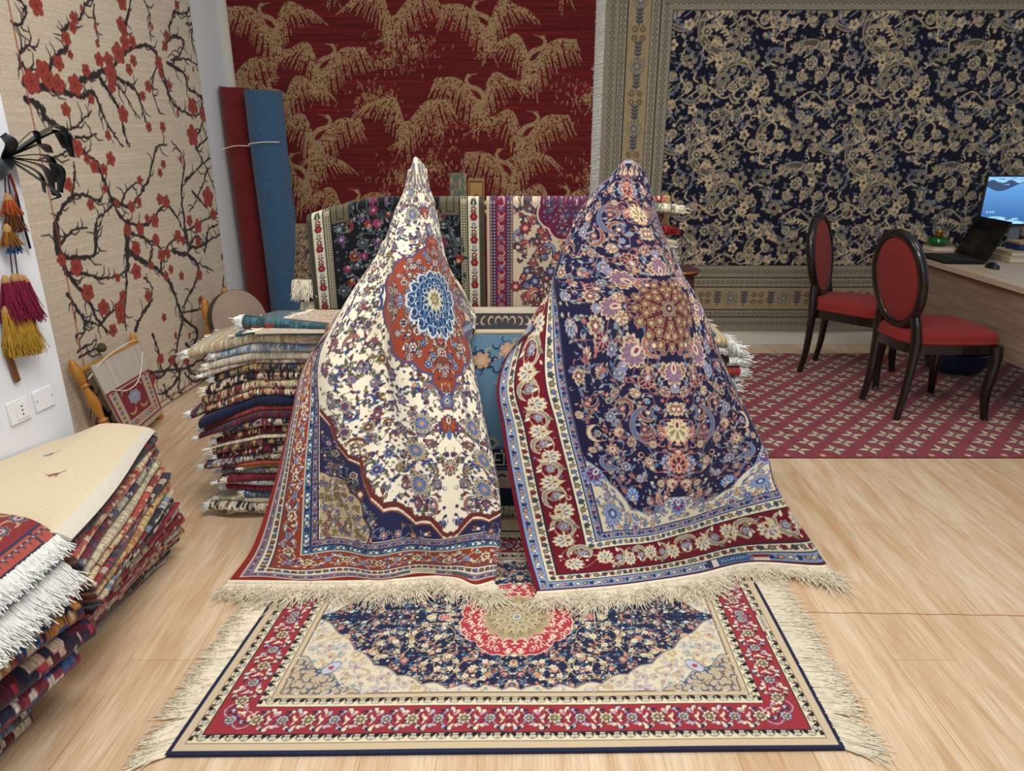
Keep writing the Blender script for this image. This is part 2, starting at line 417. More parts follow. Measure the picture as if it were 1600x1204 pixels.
o = MB().box(-1.9, 4.6, BY - .014, BY, 0, .085, .003).build('baseboard_back', M_skirt); struct(o)
# ------------------------------------------------------------------ designs
def scallop(c, mask_fn, col, oc=None, ow=3):
    """fill where mask_fn(X, Y) > 0 (in knots), outlined"""
    X = np.arange(c.w, dtype=np.float32)[None, :] + 0 * np.arange(c.h)[:, None]; Y = np.arange(c.h, dtype=np.float32)[:, None] + 0 * X
    g = mask_fn(X, Y); gy, gx = np.gradient(g); m_ = np.hypot(gx, gy); g = g / np.clip(m_, .5, 3)
    if oc is not None: c.put((slice(None), slice(None)), g + ow, oc)
    c.put((slice(None), slice(None)), g, col)
    return g

def scatter(R, x0, x1, y0, y1, step, test=None, jit=.25):
    out = []; r = 0; y = y0
    while y < y1:
        x = x0 + (step / 2 if r % 2 else 0)
        while x < x1:
            p = (x + R.uniform(-jit, jit) * step, y + R.uniform(-jit, jit) * step)
            if test is None or test(*p): out.append(p)
            x += step
        y += step * .86; r += 1
    return out

def floral(c, R, pts, r, pal, vine, leafc, kinds=(1, 1, 1, 1), vw=1.5, oc='202448', link=1.6):
    """flowers at pts joined by vines that carry leaves"""
    pts = list(pts)
    for i, (x, y) in enumerate(pts):
        ds = sorted(((a - x) ** 2 + (b - y) ** 2, j) for j, (a, b) in enumerate(pts) if j > i)[:2]
        for d2, j in ds:
            if d2 > (r * link * 4) ** 2: continue
            a, b = pts[j]; d = math.sqrt(d2); nx, ny = -(b - y) / (d + 1e-6), (a - x) / (d + 1e-6); s = R.choice([-1, 1]) * d * .28
            vc = vine[R.integers(len(vine))]
            P = bez([(x, y), ((x * 2 + a) / 3 + nx * s, (y * 2 + b) / 3 + ny * s), ((x + 2 * a) / 3 - nx * s * .5, (y + 2 * b) / 3 - ny * s * .5), (a, b)], 6)
            c.stroke(P, vw, vc)
            for q in range(3, len(P) - 3, 4):
                an = math.atan2(P[q + 1][1] - P[q][1], P[q + 1][0] - P[q][0]) + R.choice([-.9, .9])
                c.leaf(P[q][0], P[q][1], r * R.uniform(.55, .95), r * .3, an, leafc[R.integers(len(leafc))], oc, R.uniform(-.5, .5))
    for (x, y) in pts:
        k = R.choice(4, p=np.array(kinds) / sum(kinds)); cols = pal[R.integers(len(pal))]; q = r * R.uniform(.72, 1.12)
        if k == 0: c.ros(x, y, q, (oc, cols[0], cols[1], cols[2]), int(R.choice([6, 8, 9])), R.uniform(0, 3))
        elif k == 1: c.palm(x, y, q * 1.15, R.choice([-1.57, 1.57, .6, 2.5, -.6]), (oc, cols[0], cols[1], cols[2], cols[0]))
        elif k == 2:
            a = R.uniform(0, 6.28)
            for e in (-.85, -.42, 0, .42, .85): c.leaf(x, y, q * (1.1 - abs(e) * .3), q * .42, a + e, cols[0] if abs(e) != .42 else cols[1], oc)
            c.disc(x, y, q * .28, cols[2])
        else:
            a = R.uniform(0, 6.28); s = R.choice([-1, 1])
            c.sickle(x, y, q * 1.05, a, a + s * 3.6, q * .55, cols[0], cols[1]); c.ros(x, y, q * .5, (oc, cols[1], cols[2], cols[0]), 6)

def small(c, R, pts, r, cols, oc=None):
    for x, y in pts:
        k = R.integers(3); q = r * R.uniform(.7, 1.2); col = cols[R.integers(len(cols))]
        if k == 0: c.petal(x, y, q, 5, .35, oc or col); c.petal(x, y, q * .7, 5, .3, col)
        elif k == 1: c.leaf(x, y, q * 2.1, q, R.uniform(0, 6.28), col, oc, R.uniform(-.6, .6))
        else: c.sickle(x, y, q, R.uniform(0, 6.28), R.uniform(3, 8), q * .5, col)

def fine_border(c, off, step, bg, a, b, d, oc, r):
    along(c, off, step, lambda x, y, an, i: (c.ros(x, y, r, (oc, a, b, d), 5) if i % 2 else (c.leaf(x - math.cos(an) * r, y - math.sin(an) * r, r * 2, r * 1.1, an, b, oc, .5))), start=off + step)

def full_canvas(a): c = Cv(4, 4, '000000'); c.a = a; c.h, c.w = a.shape[:2]; return c
def block(c, x0, x1, y0, y1, col): c.a[int(y0):int(y1), int(x0):int(x1)] = hexc(col)
def weaver_mark(c, x0, x1, y0, y1, R, ink='3a3034', upright=False):   # woven signature: strokes too fine to read
    n = 9
    for i in range(n):
        t = (i + .5) / n
        if upright: y = y0 + (y1 - y0) * t; x = (x0 + x1) / 2; c.stroke([(x - 4, y), (x + R.uniform(-1, 3), y + 2), (x + 4, y + R.uniform(-2, 3))], 1.4, ink)
        else: x = x0 + (x1 - x0) * t; y = (y0 + y1) / 2; c.stroke([(x, y - 2), (x + 2, y + R.uniform(-1, 1)), (x + R.uniform(0, 4), y + 2.5)], 1.3, ink)

def tabriz_cream():                                               # cream field, rust border, blue heart
    W, H = 400, 600; c = Cv(W, H, 'ece2c6'); R = np.random.default_rng(5); b = 130
    bands(c, [(0, 12, '8e2a20'), (12, 14, 'e6dcc0'), (14, 26, '8c7a90'), (26, 28, '2c2440'), (28, 46, 'd8ccb0'), (46, 49, '2c3050'),
              (49, 96, '8e3b26'), (96, 99, 'cbbf9f'), (99, 113, '3f6f92'), (113, 116, '2b2a48'), (116, 127, '8d84a0'), (127, 130, '3a2c3c')])
    cols = 'e8dcc0'
    wavevine(c, 72, 15, 74, 1.8, 'd9c7a0'); wavevine(c, 72, -15, 74, 1.8, 'c9b48c'); wavevine(c, 72, 9, 37, 1.1, '9aa2b8', 1)
    def m(x, y, an, i):
        if i % 2: c.ros(x, y, 13, ('1f2340', 'e2d2a8', '7d3420', 'd9c88a'), 8)
        else:
            s = 1 if i % 4 else -1
            c.palm(x, y, 13, an + s * 1.57, ('1f2340', '8b96b8', '3d4a80', 'e2d2a8', 'a04028'))
        for e in (-1, 1):
            px, py = x + math.cos(an) * 18.5 - math.sin(an) * e * 11, y + math.sin(an) * 18.5 + math.cos(an) * e * 11
            c.petal(px, py, 5.5, 5, .4, '27294a'); c.petal(px, py, 3.6, 5, .3, ['6f7fae', 'd9b07a', 'b9c0cc'][i % 3])
            c.leaf(px, py, 13, 4.6, an + e * .7 + i, 'e6dab8', '3a2430', .4)
            c.leaf(px, py, 12, 4, an + 3.1 - e * .8, '5e6c9c', None, -.4)
    along(c, 72, 37, m)
    small(c, R, [p for p in scatter(R, 52, W, 52, H, 9, lambda x, y: 52 < min(x, y) < 93, .5) if R.random() < .55], 3.2, ['d9c9a0', '8b96b8', 'c9b48c', '3d4a80', 'e2d2a8'], None)
    R2 = np.random.default_rng(2)
    for off, st, bgc in ((37, 13, 0), (106, 12, 1), (121, 9, 2), (20, 8, 2)):
        pal = (['3d5a86', '7f3a2a', '6c6a3a'], ['dfe6e2', '20305a', 'd8ccb0'], ['4c3c6c', 'b0524a', 'cdbfa8'])[bgc]
        def f(x, y, an, i):
            r = st * .36
            c.petal(x, y, r + .9, 5, .2, '24223c'); c.petal(x, y, r - .6, 5, .3, pal[i % 3]); c.disc(x, y, r * .22, 'c9bca0')
            if bgc < 2: c.sickle(x + math.cos(an) * st / 2, y + math.sin(an) * st / 2, r * .9, an + i, an + i + 3.6, 2.2, pal[(i + 1) % 3])
        along(c, off, st, f)
    pal = [('7080ac', '2f3f74', 'c98f5c'), ('a59a6c', '6c3a34', 'dcc68c'), ('9a4a34', '5e5a8c', 'e6d8b0'), ('8d86a8', '5c2a34', 'c0ac80'), ('6a7c94', 'a06048', 'e9ddc0'), ('b49b84', '4b4a78', '8c2f24')]
    inside = lambda x, y: x > b + 6 and y > b + 6
    P = scatter(R, b + 24, W, b + 26, H, 38, inside, .22)
    floral(c, R, P, 15, pal, ['3c4c80', '5c5a4c', '2c3060'], ['5f6330', '34487c', '7a3430', '8a8250'], (1, 1.3, 1, .7), 1.4, '2b2c50', 1.3)
    small(c, R, scatter(R, b + 8, W, b + 8, H, 17, inside, .5), 4, ['5f6330', '46588c', '8c3c30', '2c3866', '98906a'], '3a3850')
    # corner: navy scrolled band, then an olive and tan arabesque
    def g1(X, Y):
        u, v = X - b, Y - b
        lim = np.interp(u, [0, 30, 45, 88, 94, 108, 178, 230, 255, 270], [272, 236, 185, 140, 100, 72, 42, 30, 8, 8])
        return (lim + 11 * np.abs(np.sin(u / 21)) - 5 - v) * .7 * ((u > 0) & (v > 0)) - 99 * ((u <= 0) | (v <= 0))
    scallop(c, g1, 'e9dcc0', '6a2c28', 9); scallop(c, lambda X, Y: g1(X, Y) - 5, '26284e', '8a4a34', 3)
    ins = lambda x, y: float(g1(np.array([[x]]), np.array([[y]]))[0, 0]) > 15
    P = scatter(R, b + 10, W, b + 10, 480, 30, ins, .2)
    floral(c, R, P, 11, [('8b93b8', 'c46a4a', 'e2d2a8'), ('c9b48c', '6c3a4a', '8090b0'), ('7a3430', 'd2b48c', 'e9ddc0')], ['8c7f60', '6f7cae'], ['8890b0', '9c7858', '54603a'], (2, 1, 2, 0), 1.3, '191a34')
    def g2(X, Y):
        u, v = X - b, Y - b; d = np.hypot(u / 100, v / 112); th = np.arctan2(v, u)
        return np.where((u > 0) & (v > 0), (1 + .07 * np.abs(np.sin(7 * th)) - d) * 110, -9)
    scallop(c, g2, 'b3a07a', '4a2c38', 3)
    R = np.random.default_rng(9)
    for x, y in scatter(R, b + 6, b + 118, b + 6, b + 150, 14, lambda x, y: float(g2(np.array([[x]]), np.array([[y]]))[0, 0]) > 4, .3):
        a = R.uniform(0, 6.28); c.sickle(x, y, 7, a, a + 3.8, 5, '4a3b4e', ['cdbd98', 'b98f80', '8e8a3c', 'd8cbb0'][R.integers(4)])
        c.leaf(x, y, 13, 6, a + 1, ['7d7a2c', '5c6a8c', 'c9b9a0', '8c5648'][R.integers(4)], '3a3040', .5)
    c = Cv.__new__(Cv) if False else c
    # heart of the rug (lower left quarter is enough: it is mirrored)
    def med(X, Y):
        u, v = X - W, Y - H; d = np.hypot(u, v); th = np.arctan2(-v, np.abs(u) + 1e-6)
        body = 128 * (1 + .09 * np.abs(np.sin(6 * th))) - d
        pend = np.where(np.abs(v) < 208, 34 * np.clip(1 - (np.abs(v) - 110) / 100, 0, 1) ** .7 + 5 * np.cos(v / 8) - np.abs(u), -99)
        return np.maximum(body, np.where(np.abs(v) > 90, pend, -99))
    scallop(c, med, '983f26', '4b4a7c', 4)
    R = np.random.default_rng(12)
    P = [(x, y) for x, y in scatter(R, W - 130, W, H - 200, H, 23, lambda x, y: float(med(np.array([[x]]), np.array([[y]]))[0, 0]) > 9, .2)]
    floral(c, R, P, 9.5, [('d9c9a0', '20305a', 'c46a3a'), ('8f9ab8', '2f3f74', 'e0d0b0'), ('c9d0c8', '8c3a2a', 'e9ddc0')], ['c9a070', '7f3020'], ['d9c9a0', '30386a', '6b6a34'], (3, 0, 1, 0), 1.2, '2b2644')
    c.petal(W, H, 78, 16, .16, 'b9c4c8', .1); c.petal(W, H, 72, 16, .16, '24406e', .1)
    for ring, n, rr, co in ((64, 16, 9, '9fb4c4'), (50, 16, 8, '4f7ca4'), (37, 12, 7, 'b9c8c8')):
        for k in range(n):
            a = (k + .5 * (ring == 50)) * 6.283 / n; x, y = W + ring * math.cos(a), H + ring * math.sin(a)
            if x < W + 10 and y < H + 10:
                c.sickle(x, y, rr, a + 1.2, a + 5, 3, co); c.sickle(x, y, rr * .6, a - 2, a + 1, 2.2, 'd5dcd4'); c.disc(x, y, 2, '18284c')
    c.petal(W, H, 30, 12, .25, '8a8a80'); c.petal(W, H, 26, 12, .3, 'cfc8a8'); c.ros(W, H, 17, ('40405c', '8c8a4c', 'c9b080', '6a3424'), 8)
    c.ros(W, H - 190, 15, ('2b3c74', '5c78ac', 'c9b48c', '2b3c74'), 6)
    c.palm(W, H - 232, 34, -1.57, ('2b3c74', '8d3a22', 'a8532c', 'd9c9a0', '7f2a20')); c.ell(W, H - 262, 12, 6, 1.57, '4c68a0')
    c.palm(W, H - 330, 25, -1.57, ('4c3c5c', 'a59a7c', '8c3a34', 'd9c9a0', '5c6c9c'))
    for s, yy in ((72, H - 300), (64, H - 372), (58, H - 232)): c.ros(W - s, yy, 26, ('2b3464', 'a99c84', '5c78ac', 'c98f5c'), 13)
    f = full_canvas(mirror4(c.a))
    block(f, 318, 372, 14, 25, 'd8ccb0'); weaver_mark(f, 320, 370, 14, 25, R); block(f, 296, 318, 18, 25, '3c6464'); block(f, 296, 318, 11, 18, 'c9bca0'); block(f, 408, 440, 16, 25, '3c5c60'); block(f, 408, 440, 10, 16, 'b0403c')
    return f.a

def isfahan_navy():                                               # navy field, wine border with pale palmettes
    W, H = 340, 560; c = Cv(W, H, '1b1b3e'); R = np.random.default_rng(21); b = 136
    bands(c, [(0, 7, '6d0f24'), (7, 8, '1b1b3e'), (8, 25, '7f93b8'), (25, 27, '3c3450'), (27, 43, 'd9cfae'), (43, 46, '2a2438'),
              (46, 100, '6f0f22'), (100, 102, '2a2438'), (102, 119, 'd9cfae'), (119, 121, '2a2438'), (121, 133, '7f93b8'), (133, 136, '4a4460')])
    def m(x, y, an, i):
        ca, sa = math.cos(an), math.sin(an); s = 1 if i % 2 else -1
        c.sickle(x + ca * 26 - sa * 3, y + sa * 26 + ca * 3, 19, an - 2.6 * s, an + 1.5 * s, 9, 'cfc4a4', '8d8a78')
        c.palm(x, y, 24, an + s * 1.57, ('c9b98c', 'd2cab0', '857c84', 'c9b98c', '6c2438'))
        c.leaf(x + ca * 48, y + sa * 48, 22, 9, an + s * 1.2, 'c9b98c', '3a3040', .6)
        px, py = x + ca * 30, y + sa * 30; c.ros(px, py, 9.5, ('c9b98c', '3f568c', '9aa4bc', '7c2434'), 6)
        c.leaf(px - sa * 14 * s, py + ca * 14 * s, 15, 6, an + 2, 'ded4b4', '2a2438'); c.leaf(px + sa * 16 * s, py - ca * 16 * s, 14, 6, an + 4, '8f7f5c', '2a2438')
    small(c, R, [p for p in scatter(R, 50, W, 50, H, 13, lambda x, y: 50 < min(x, y) < 96, .5) if R.random() < .4], 3.4, ['c9b98c', '8d8a78', 'ded4b4', '5f6c8c'], None)
    wavevine(c, 73, 16, 116, 1.6, 'c9b98c'); wavevine(c, 73, -14, 78, 1.1, 'a08c6c')
    along(c, 73, 58, m)
    for off, st, pal in ((16.5, 12, ['c98f6c', '22305e', 'e2d6b4']), (35, 15, ['3a4a4c', '7c2434', '8d7f5c']), (110.5, 15, ['3a4a4c', '5c6c9c', '8d7f5c']), (127, 10, ['c98f6c', '22305e', '7c2434'])):
        def f(x, y, an, i):
            r = st * .3
            c.petal(x, y, r + 1.2, 5, .3, '24243e'); c.petal(x, y, r, 5, .35, pal[i % 3])
            c.sickle(x + math.cos(an) * st / 2, y + math.sin(an) * st / 2, st * .26, an + i * 3.14, an + i * 3.14 + 3.7, 1.9, pal[(i + 1) % 3])
        along(c, off, st, f)
    pal = [('c4b490', '9c6458', 'd9cfae'), ('b88c74', 'cfc0a0', '7d4a5c'), ('aaa28a', '6c3a4c', 'c4906c'), ('98a0ac', '5c6c94', 'cfb08c'), ('bca682', '84504c', 'd9cfae')]
    inside = lambda x, y: x > b + 5 and y > b + 5
    small(c, R, scatter(R, b + 10, W, b + 10, H, 21, inside, .5), 4, ['8c9aa4', '9c6464', 'a89074', '64789c', 'a8a088'], None)
    P = scatter(R, b + 22, W, b + 24, H, 44, inside, .24)
    floral(c, R, P, 17, pal, ['a0645e', '8c5c54', '6c8494'], ['a06a5c', '8c9aa4', 'a09a80', '5c7496'], (1.4, 1.6, .5, 1.2), 1.7, '4a3048', 1.4)
    small(c, R, scatter(R, b + 10, W, b + 10, H, 30, inside, .5), 5, ['b9b090', 'a8605c', '7088a4', 'c98f74'], None)
    # pale blue and cream corner
    def g1(X, Y):
        u, v = X - b, Y - b
        lim = np.interp(u, [0, 20, 50, 80, 105, 150, 178, 205], [150, 120, 82, 44, 30, 24, 50, 62]) + 8 * np.abs(np.sin(u / 13)) - 4
        return np.where((u > 0) & (v > 0), (lim - v) * .6, -99)
    scallop(c, g1, 'cdc2a4', '7c88a4', 3)
    R = np.random.default_rng(4); ins = lambda x, y: float(g1(np.array([[x]]), np.array([[y]]))[0, 0]) > 2
    P = scatter(R, b + 8, W, b + 8, 320, 24, ins, .25)
    floral(c, R, P, 9, [('7088b4', '3c5088', 'd9b48c'), ('c9a074', '8c4a4c', 'e2d6b4'), ('a8aec0', '7c2434', '5c78ac')], ['5c78ac', 'a8845c'], ['5c78ac', 'b98f5c', '8c9a8c'], (2, 1, 2, 1), 1.3, '4a5070')
    c.ros(b + 30, b + 34, 24, ('c9a86c', '5f7fb4', '33508c', 'a8b4cc'), 12)
    for x, y, a in ((b + 14, b + 116, .8), (W, b + 44, 1.57)):
        c.palm(x, y, 30, a + 3.14, ('8ea4cc', '5a6c9c', '7c1c34', 'c9d0d4', '7c1c34'))
    c.palm(b + 92, b + 66, 24, 1.57, ('2c4478', '8fa8cc', '4c68a0', 'e2d6b4', 'b06a58'))
    # heart
    k8 = [k * math.pi / 4 for k in range(8)]
    for a in k8:
        x, y = W + 128 * math.cos(a + .39), H + 118 * math.sin(a + .39)
        if x < W + 30 and y < H + 30: c.palm(x, y, 22, a + .39, ('c98f6c', '20204a', 'b5705c', '8c9ab0', 'e2d6b4'))
    for a in k8:
        x, y = W + 92 * math.cos(a), H + 92 * math.sin(a)
        if x < W + 34 and y < H + 34:
            c.palm(x, y, 31, a, ('d9b890', '7d6078', '8a6c84', 'c9bcae', '84304c'))
            c.palm(W + 122 * math.cos(a), H + 122 * math.sin(a), 15, a, ('c9a48c', '6a74a4', '8c8cb0', 'd9cfc0', '6c3a5c'))
    c.petal(W, H, 66, 16, .2, '54282e'); 
    for ring, n, r in ((58, 16, 9), (43, 16, 8), (29, 8, 9)):
        for k in range(n):
            a = k * 6.283 / n + (.2 if ring == 43 else 0)
            c.ros(W + ring * math.cos(a), H + ring * math.sin(a), r, ('cf8a64', '44383c', '8a8a64', 'd9b07c'), 5, a)
    c.ros(W, H, 19, ('cf8a64', '6c6a5c', '2c2c54', 'd9a04c'), 8)
    c.palm(W, H - 205, 40, -1.57, ('c98f6c', 'cfc6a0', '8a8450', 'd9cfae', '6c3a4c'))
    c.palm(W, H - 292, 34, 1.57, ('c98f6c', 'b5705c', '3a2444', 'd4a07c', '84304c'))
    for s in (-1,): c.sickle(W + s * 44, H - 206, 42, 3.14 - 1.3, 3.14 + 1.3, 12, 'b5705c', '50688c')
    f = full_canvas(mirror4(c.a))
    block(f, 385, 440, 9, 25, '34598c'); weaver_mark(f, 389, 436, 9, 25, R, 'a8b4c4'); block(f, 375, 385, 9, 25, 'd9cfc0'); block(f, 365, 375, 9, 25, '2c3450'); block(f, 446, 468, 8, 15, 'd9cfc0'); block(f, 446, 468, 15, 22, '8c1c2c')
    return f.a

def nain_floor():                                                 # tan heart, red lobes, navy field, red border
    W, H = 520, 330; c = Cv(W, H, '1c2246'); R = np.random.default_rng(31); b = 126
    bands(c, [(0, 8, '1d2444'), (8, 20, 'cdb894'), (20, 22, 'a08a68'), (22, 38, 'e0d3b0'), (38, 40, '3a3034'), (40, 96, 'a02a35'), (96, 98, '3a3034'), (98, 114, 'e0d3b0'),
              (114, 116, '8a765c'), (116, 124, 'cdb894'), (124, 126, 'a08a68')])
    wavevine(c, 68, 18, 84, 2, 'a9a0b4'); wavevine(c, 68, -18, 84, 2, 'a9a0b4'); wavevine(c, 68, 12, 42, 1.4, '2b2440', 1.2)
    def m(x, y, an, i):
        ca, sa = math.cos(an), math.sin(an)
        c.ros(x, y, 13 if i % 2 else 11, ('26243c', 'd9cda0' if i % 2 else 'b4bcc8', '6c6a50', 'd9a87c'), 8)
        for e in (-1, 1):
            for q, (dx, dy) in enumerate(((21, 0), (11, 17), (31, 15), (21, 21))):
                px, py = x + ca * dx - sa * e * dy, y + sa * dx + ca * e * dy
                c.petal(px, py, 5.6, 5, .4, '231f36' if q % 2 else '6f1824'); c.petal(px, py, 4.2, 5, .35, ['e2d6b4', 'aeb6c6', 'dcb8a0', 'e6d2b8'][(i + q) % 4])
                c.leaf(px, py, 12, 4.5, an + e * 2 + q, ['e0cfb0', '2b2440', 'b9a8b4'][q % 3], None, .5)
    along(c, 68, 42, m)
    for off in (30, 106):
        def f(x, y, an, i):
            if i % 2: c.ell(x, y, 7.5, 5, an, '5c5a50'); c.ell(x, y, 6, 3.6, an, 'cfc6a4'); c.disc(x, y, 1.8, '9aa8b0')
            else:
                c.leaf(x - math.cos(an) * 6, y - math.sin(an) * 6, 12, 8, an + .9, '1c1a24', None, .4); c.leaf(x + math.cos(an) * 6, y + math.sin(an) * 6, 12, 7, an + 2.4, '2a2630', None, -.4)
                c.leaf(x, y, 7, 3, an + 1.2, 'd9c9a0')
        along(c, off, 11, f)
    inside = lambda x, y: x > b + 4 and y > b + 4
    for (x, y, r, a) in ((W - 150, H - 50, 52, 0), (W - 60, b + 44, 40, 2), (W - 230, b + 110, 44, 1), (W - 120, b + 60, 40, 4)):
        pass
    P = scatter(R, b + 12, W, b + 14, H, 25, inside, .3)
    floral(c, R, P, 9.5, [('e6dcc0', 'cfc4a0', 'b9674c'), ('cf7f6c', 'e2b48c', '8c3434'), ('dfd2a8', 'b98f74', '7f93b8'), ('c96a58', 'e9c9a8', '3c5488')], ['3f7ca0', '2f6488', 'a8905c'], ['d9cda8', 'c96a58', '4f88a8', 'e6dcc0'], (1, 1, 2.4, .2), 1.3, '1a1c3a', 1.5)
    for (x, y, r, a) in ((W - 165, H - 60, 50, 0), (W - 70, b + 50, 36, 2), (W - 235, b + 120, 44, 1), (W - 130, b + 66, 38, 4)):
        for dr in (1, -1):
            for q in c.spiral(x, y, r, a, dr, 1.15, 2.2, 'b39a64')[3::5]: c.petal(q[0], q[1], 6.5, 5, .55, 'e0d6b6', a + q[0]); c.disc(q[0], q[1], 1.5, '8c7c5c')
    small(c, R, scatter(R, b + 8, W, b + 8, H, 15, inside, .5), 3.4, ['cf7f6c', '4f88a8', 'ded2ac', 'b9a070'], None)
    def g1(X, Y):
        u, v = X - b, Y - b
        lim = np.interp(u, [0, 40, 75, 110, 150, 200, 240, 290, 394], [196, 160, 128, 92, 60, 34, 16, 6, 4])
        return np.where((u > 0) & (v > 0), (lim + 9 * np.abs(np.sin(u / 15)) - v) * .75, -99)
    scallop(c, g1, 'd9cdae', '8a7f78', 3)
    R = np.random.default_rng(3); ins = lambda x, y: float(g1(np.array([[x]]), np.array([[y]]))[0, 0]) > 4
    for x, y in scatter(R, b + 6, W, b + 6, H, 17, ins, .3):
        a = R.uniform(0, 6.28); c.sickle(x, y, 7.5, a, a + 3.9, 5.4, ['8f8a98', 'a89678', '9a9aa8'][R.integers(3)], ['e2d8bc', 'd8d0c4', 'cdbb90'][R.integers(3)])
        if R.random() < .5: c.petal(x, y, 4.4, 5, .3, ['b07c84', 'c9a86c', '8aa0a4', 'a89090'][R.integers(4)])
    def g2(X, Y):
        u, v = X - b, Y - b
        return np.where((u > 0) & (v > 0), 92 - u * .72 - v + 7 * np.sin(u / 9), -9)
    scallop(c, g2, 'bfaa8c', '56708c', 2)
    for x, y in scatter(R, b + 6, b + 120, b + 6, b + 92, 14, lambda x, y: 92 - (x - b) * .72 - (y - b) > 3, .3):
        a = R.uniform(0, 6.28); c.sickle(x, y, 6.5, a, a + 4.2, 2.8, ['2f4f7c', '3f4a68', '6c6458'][R.integers(3)]); 
    c.ell(b + 66, b + 62, 20, 12, .85, '4f6c88'); c.ell(b + 66, b + 62, 18, 10, .85, 'b9bccc'); c.petal(b + 66, b + 62, 6, 5, .5, 'b0303a')
    def med(X, Y):
        u, v = X - W, Y - H; d = np.hypot(u, v); th = np.arctan2(-v, -u)
        return 104 * (1 + .10 * np.abs(np.sin(4 * th + 0)) + .03 * np.abs(np.sin(12 * th))) - d
    scallop(c, med, 'b3303c', 'd9c4b4', 2)
    for x, y in scatter(R, W - 116, W, H - 116, H, 12, lambda x, y: float(med(np.array([[x]]), np.array([[y]]))[0, 0]) > 3, .35):
        a = R.uniform(0, 6.28); c.sickle(x, y, 5.4, a, a + 4, 2.4, ['e6d2bc', 'dcb8ac', 'e9dcc4'][R.integers(3)]); c.disc(x + 2, y - 2, 1.7, 'e9dcc4')
    c.petal(W, H, 73, 16, .13, 'c9a88c'); c.petal(W, H, 70, 16, .13, 'b09a70')
    for ring, n, r, co in ((58, 16, 7, '6c6450'), (46, 16, 6, 'd4c9a8'), (34, 8, 8, 'b4c4c8'), (20, 8, 6, 'd4c9a8')):
        for k in range(n):
            a = (k + .5) * 6.283 / n; x, y = W + ring * math.cos(a), H + ring * math.sin(a)
            c.sickle(x, y, r, a + 1, a + 5.2, 1.9, co); c.disc(x, y, 1.9, '4c4c58')
    c.ros(W, H, 12, ('4c5c6c', 'c9d4d4', '8c7c5c', 'b9a070'), 8)
    c.palm(W - 142, H, 18, 3.14, ('d9c4b4', 'b3303c', 'd8b8a8', 'b3303c', 'e9dcc4')); c.palm(W - 176, H, 16, 0, ('9a9078', 'e0d6b0', 'cfc49c', 'b9a070', 'e0d6b0'))
    c.palm(W, H - 130, 15, -1.57, ('9a9078', 'b98f5c', 'cfc49c', '8c3434', 'e0d6b0'))
    f = full_canvas(mirror4(c.a)); x0, x1 = f.w - 38, f.w - 22
    block(f, x0, x1, 268, 348, 'd9cdb0'); weaver_mark(f, x0, x1, 286, 330, R, '4c4438', True)
    for y in (270, 333):
        for k, col in enumerate(('9c3438', 'd9cdb0', '3c6450')): block(f, x0 + 1 + k * 5, x0 + 6 + k * 5, y, y + 14, col)
    return f.a

def speckled(c, R, keep=.74):                                     # broken, hand-knotted looking figures
    pass

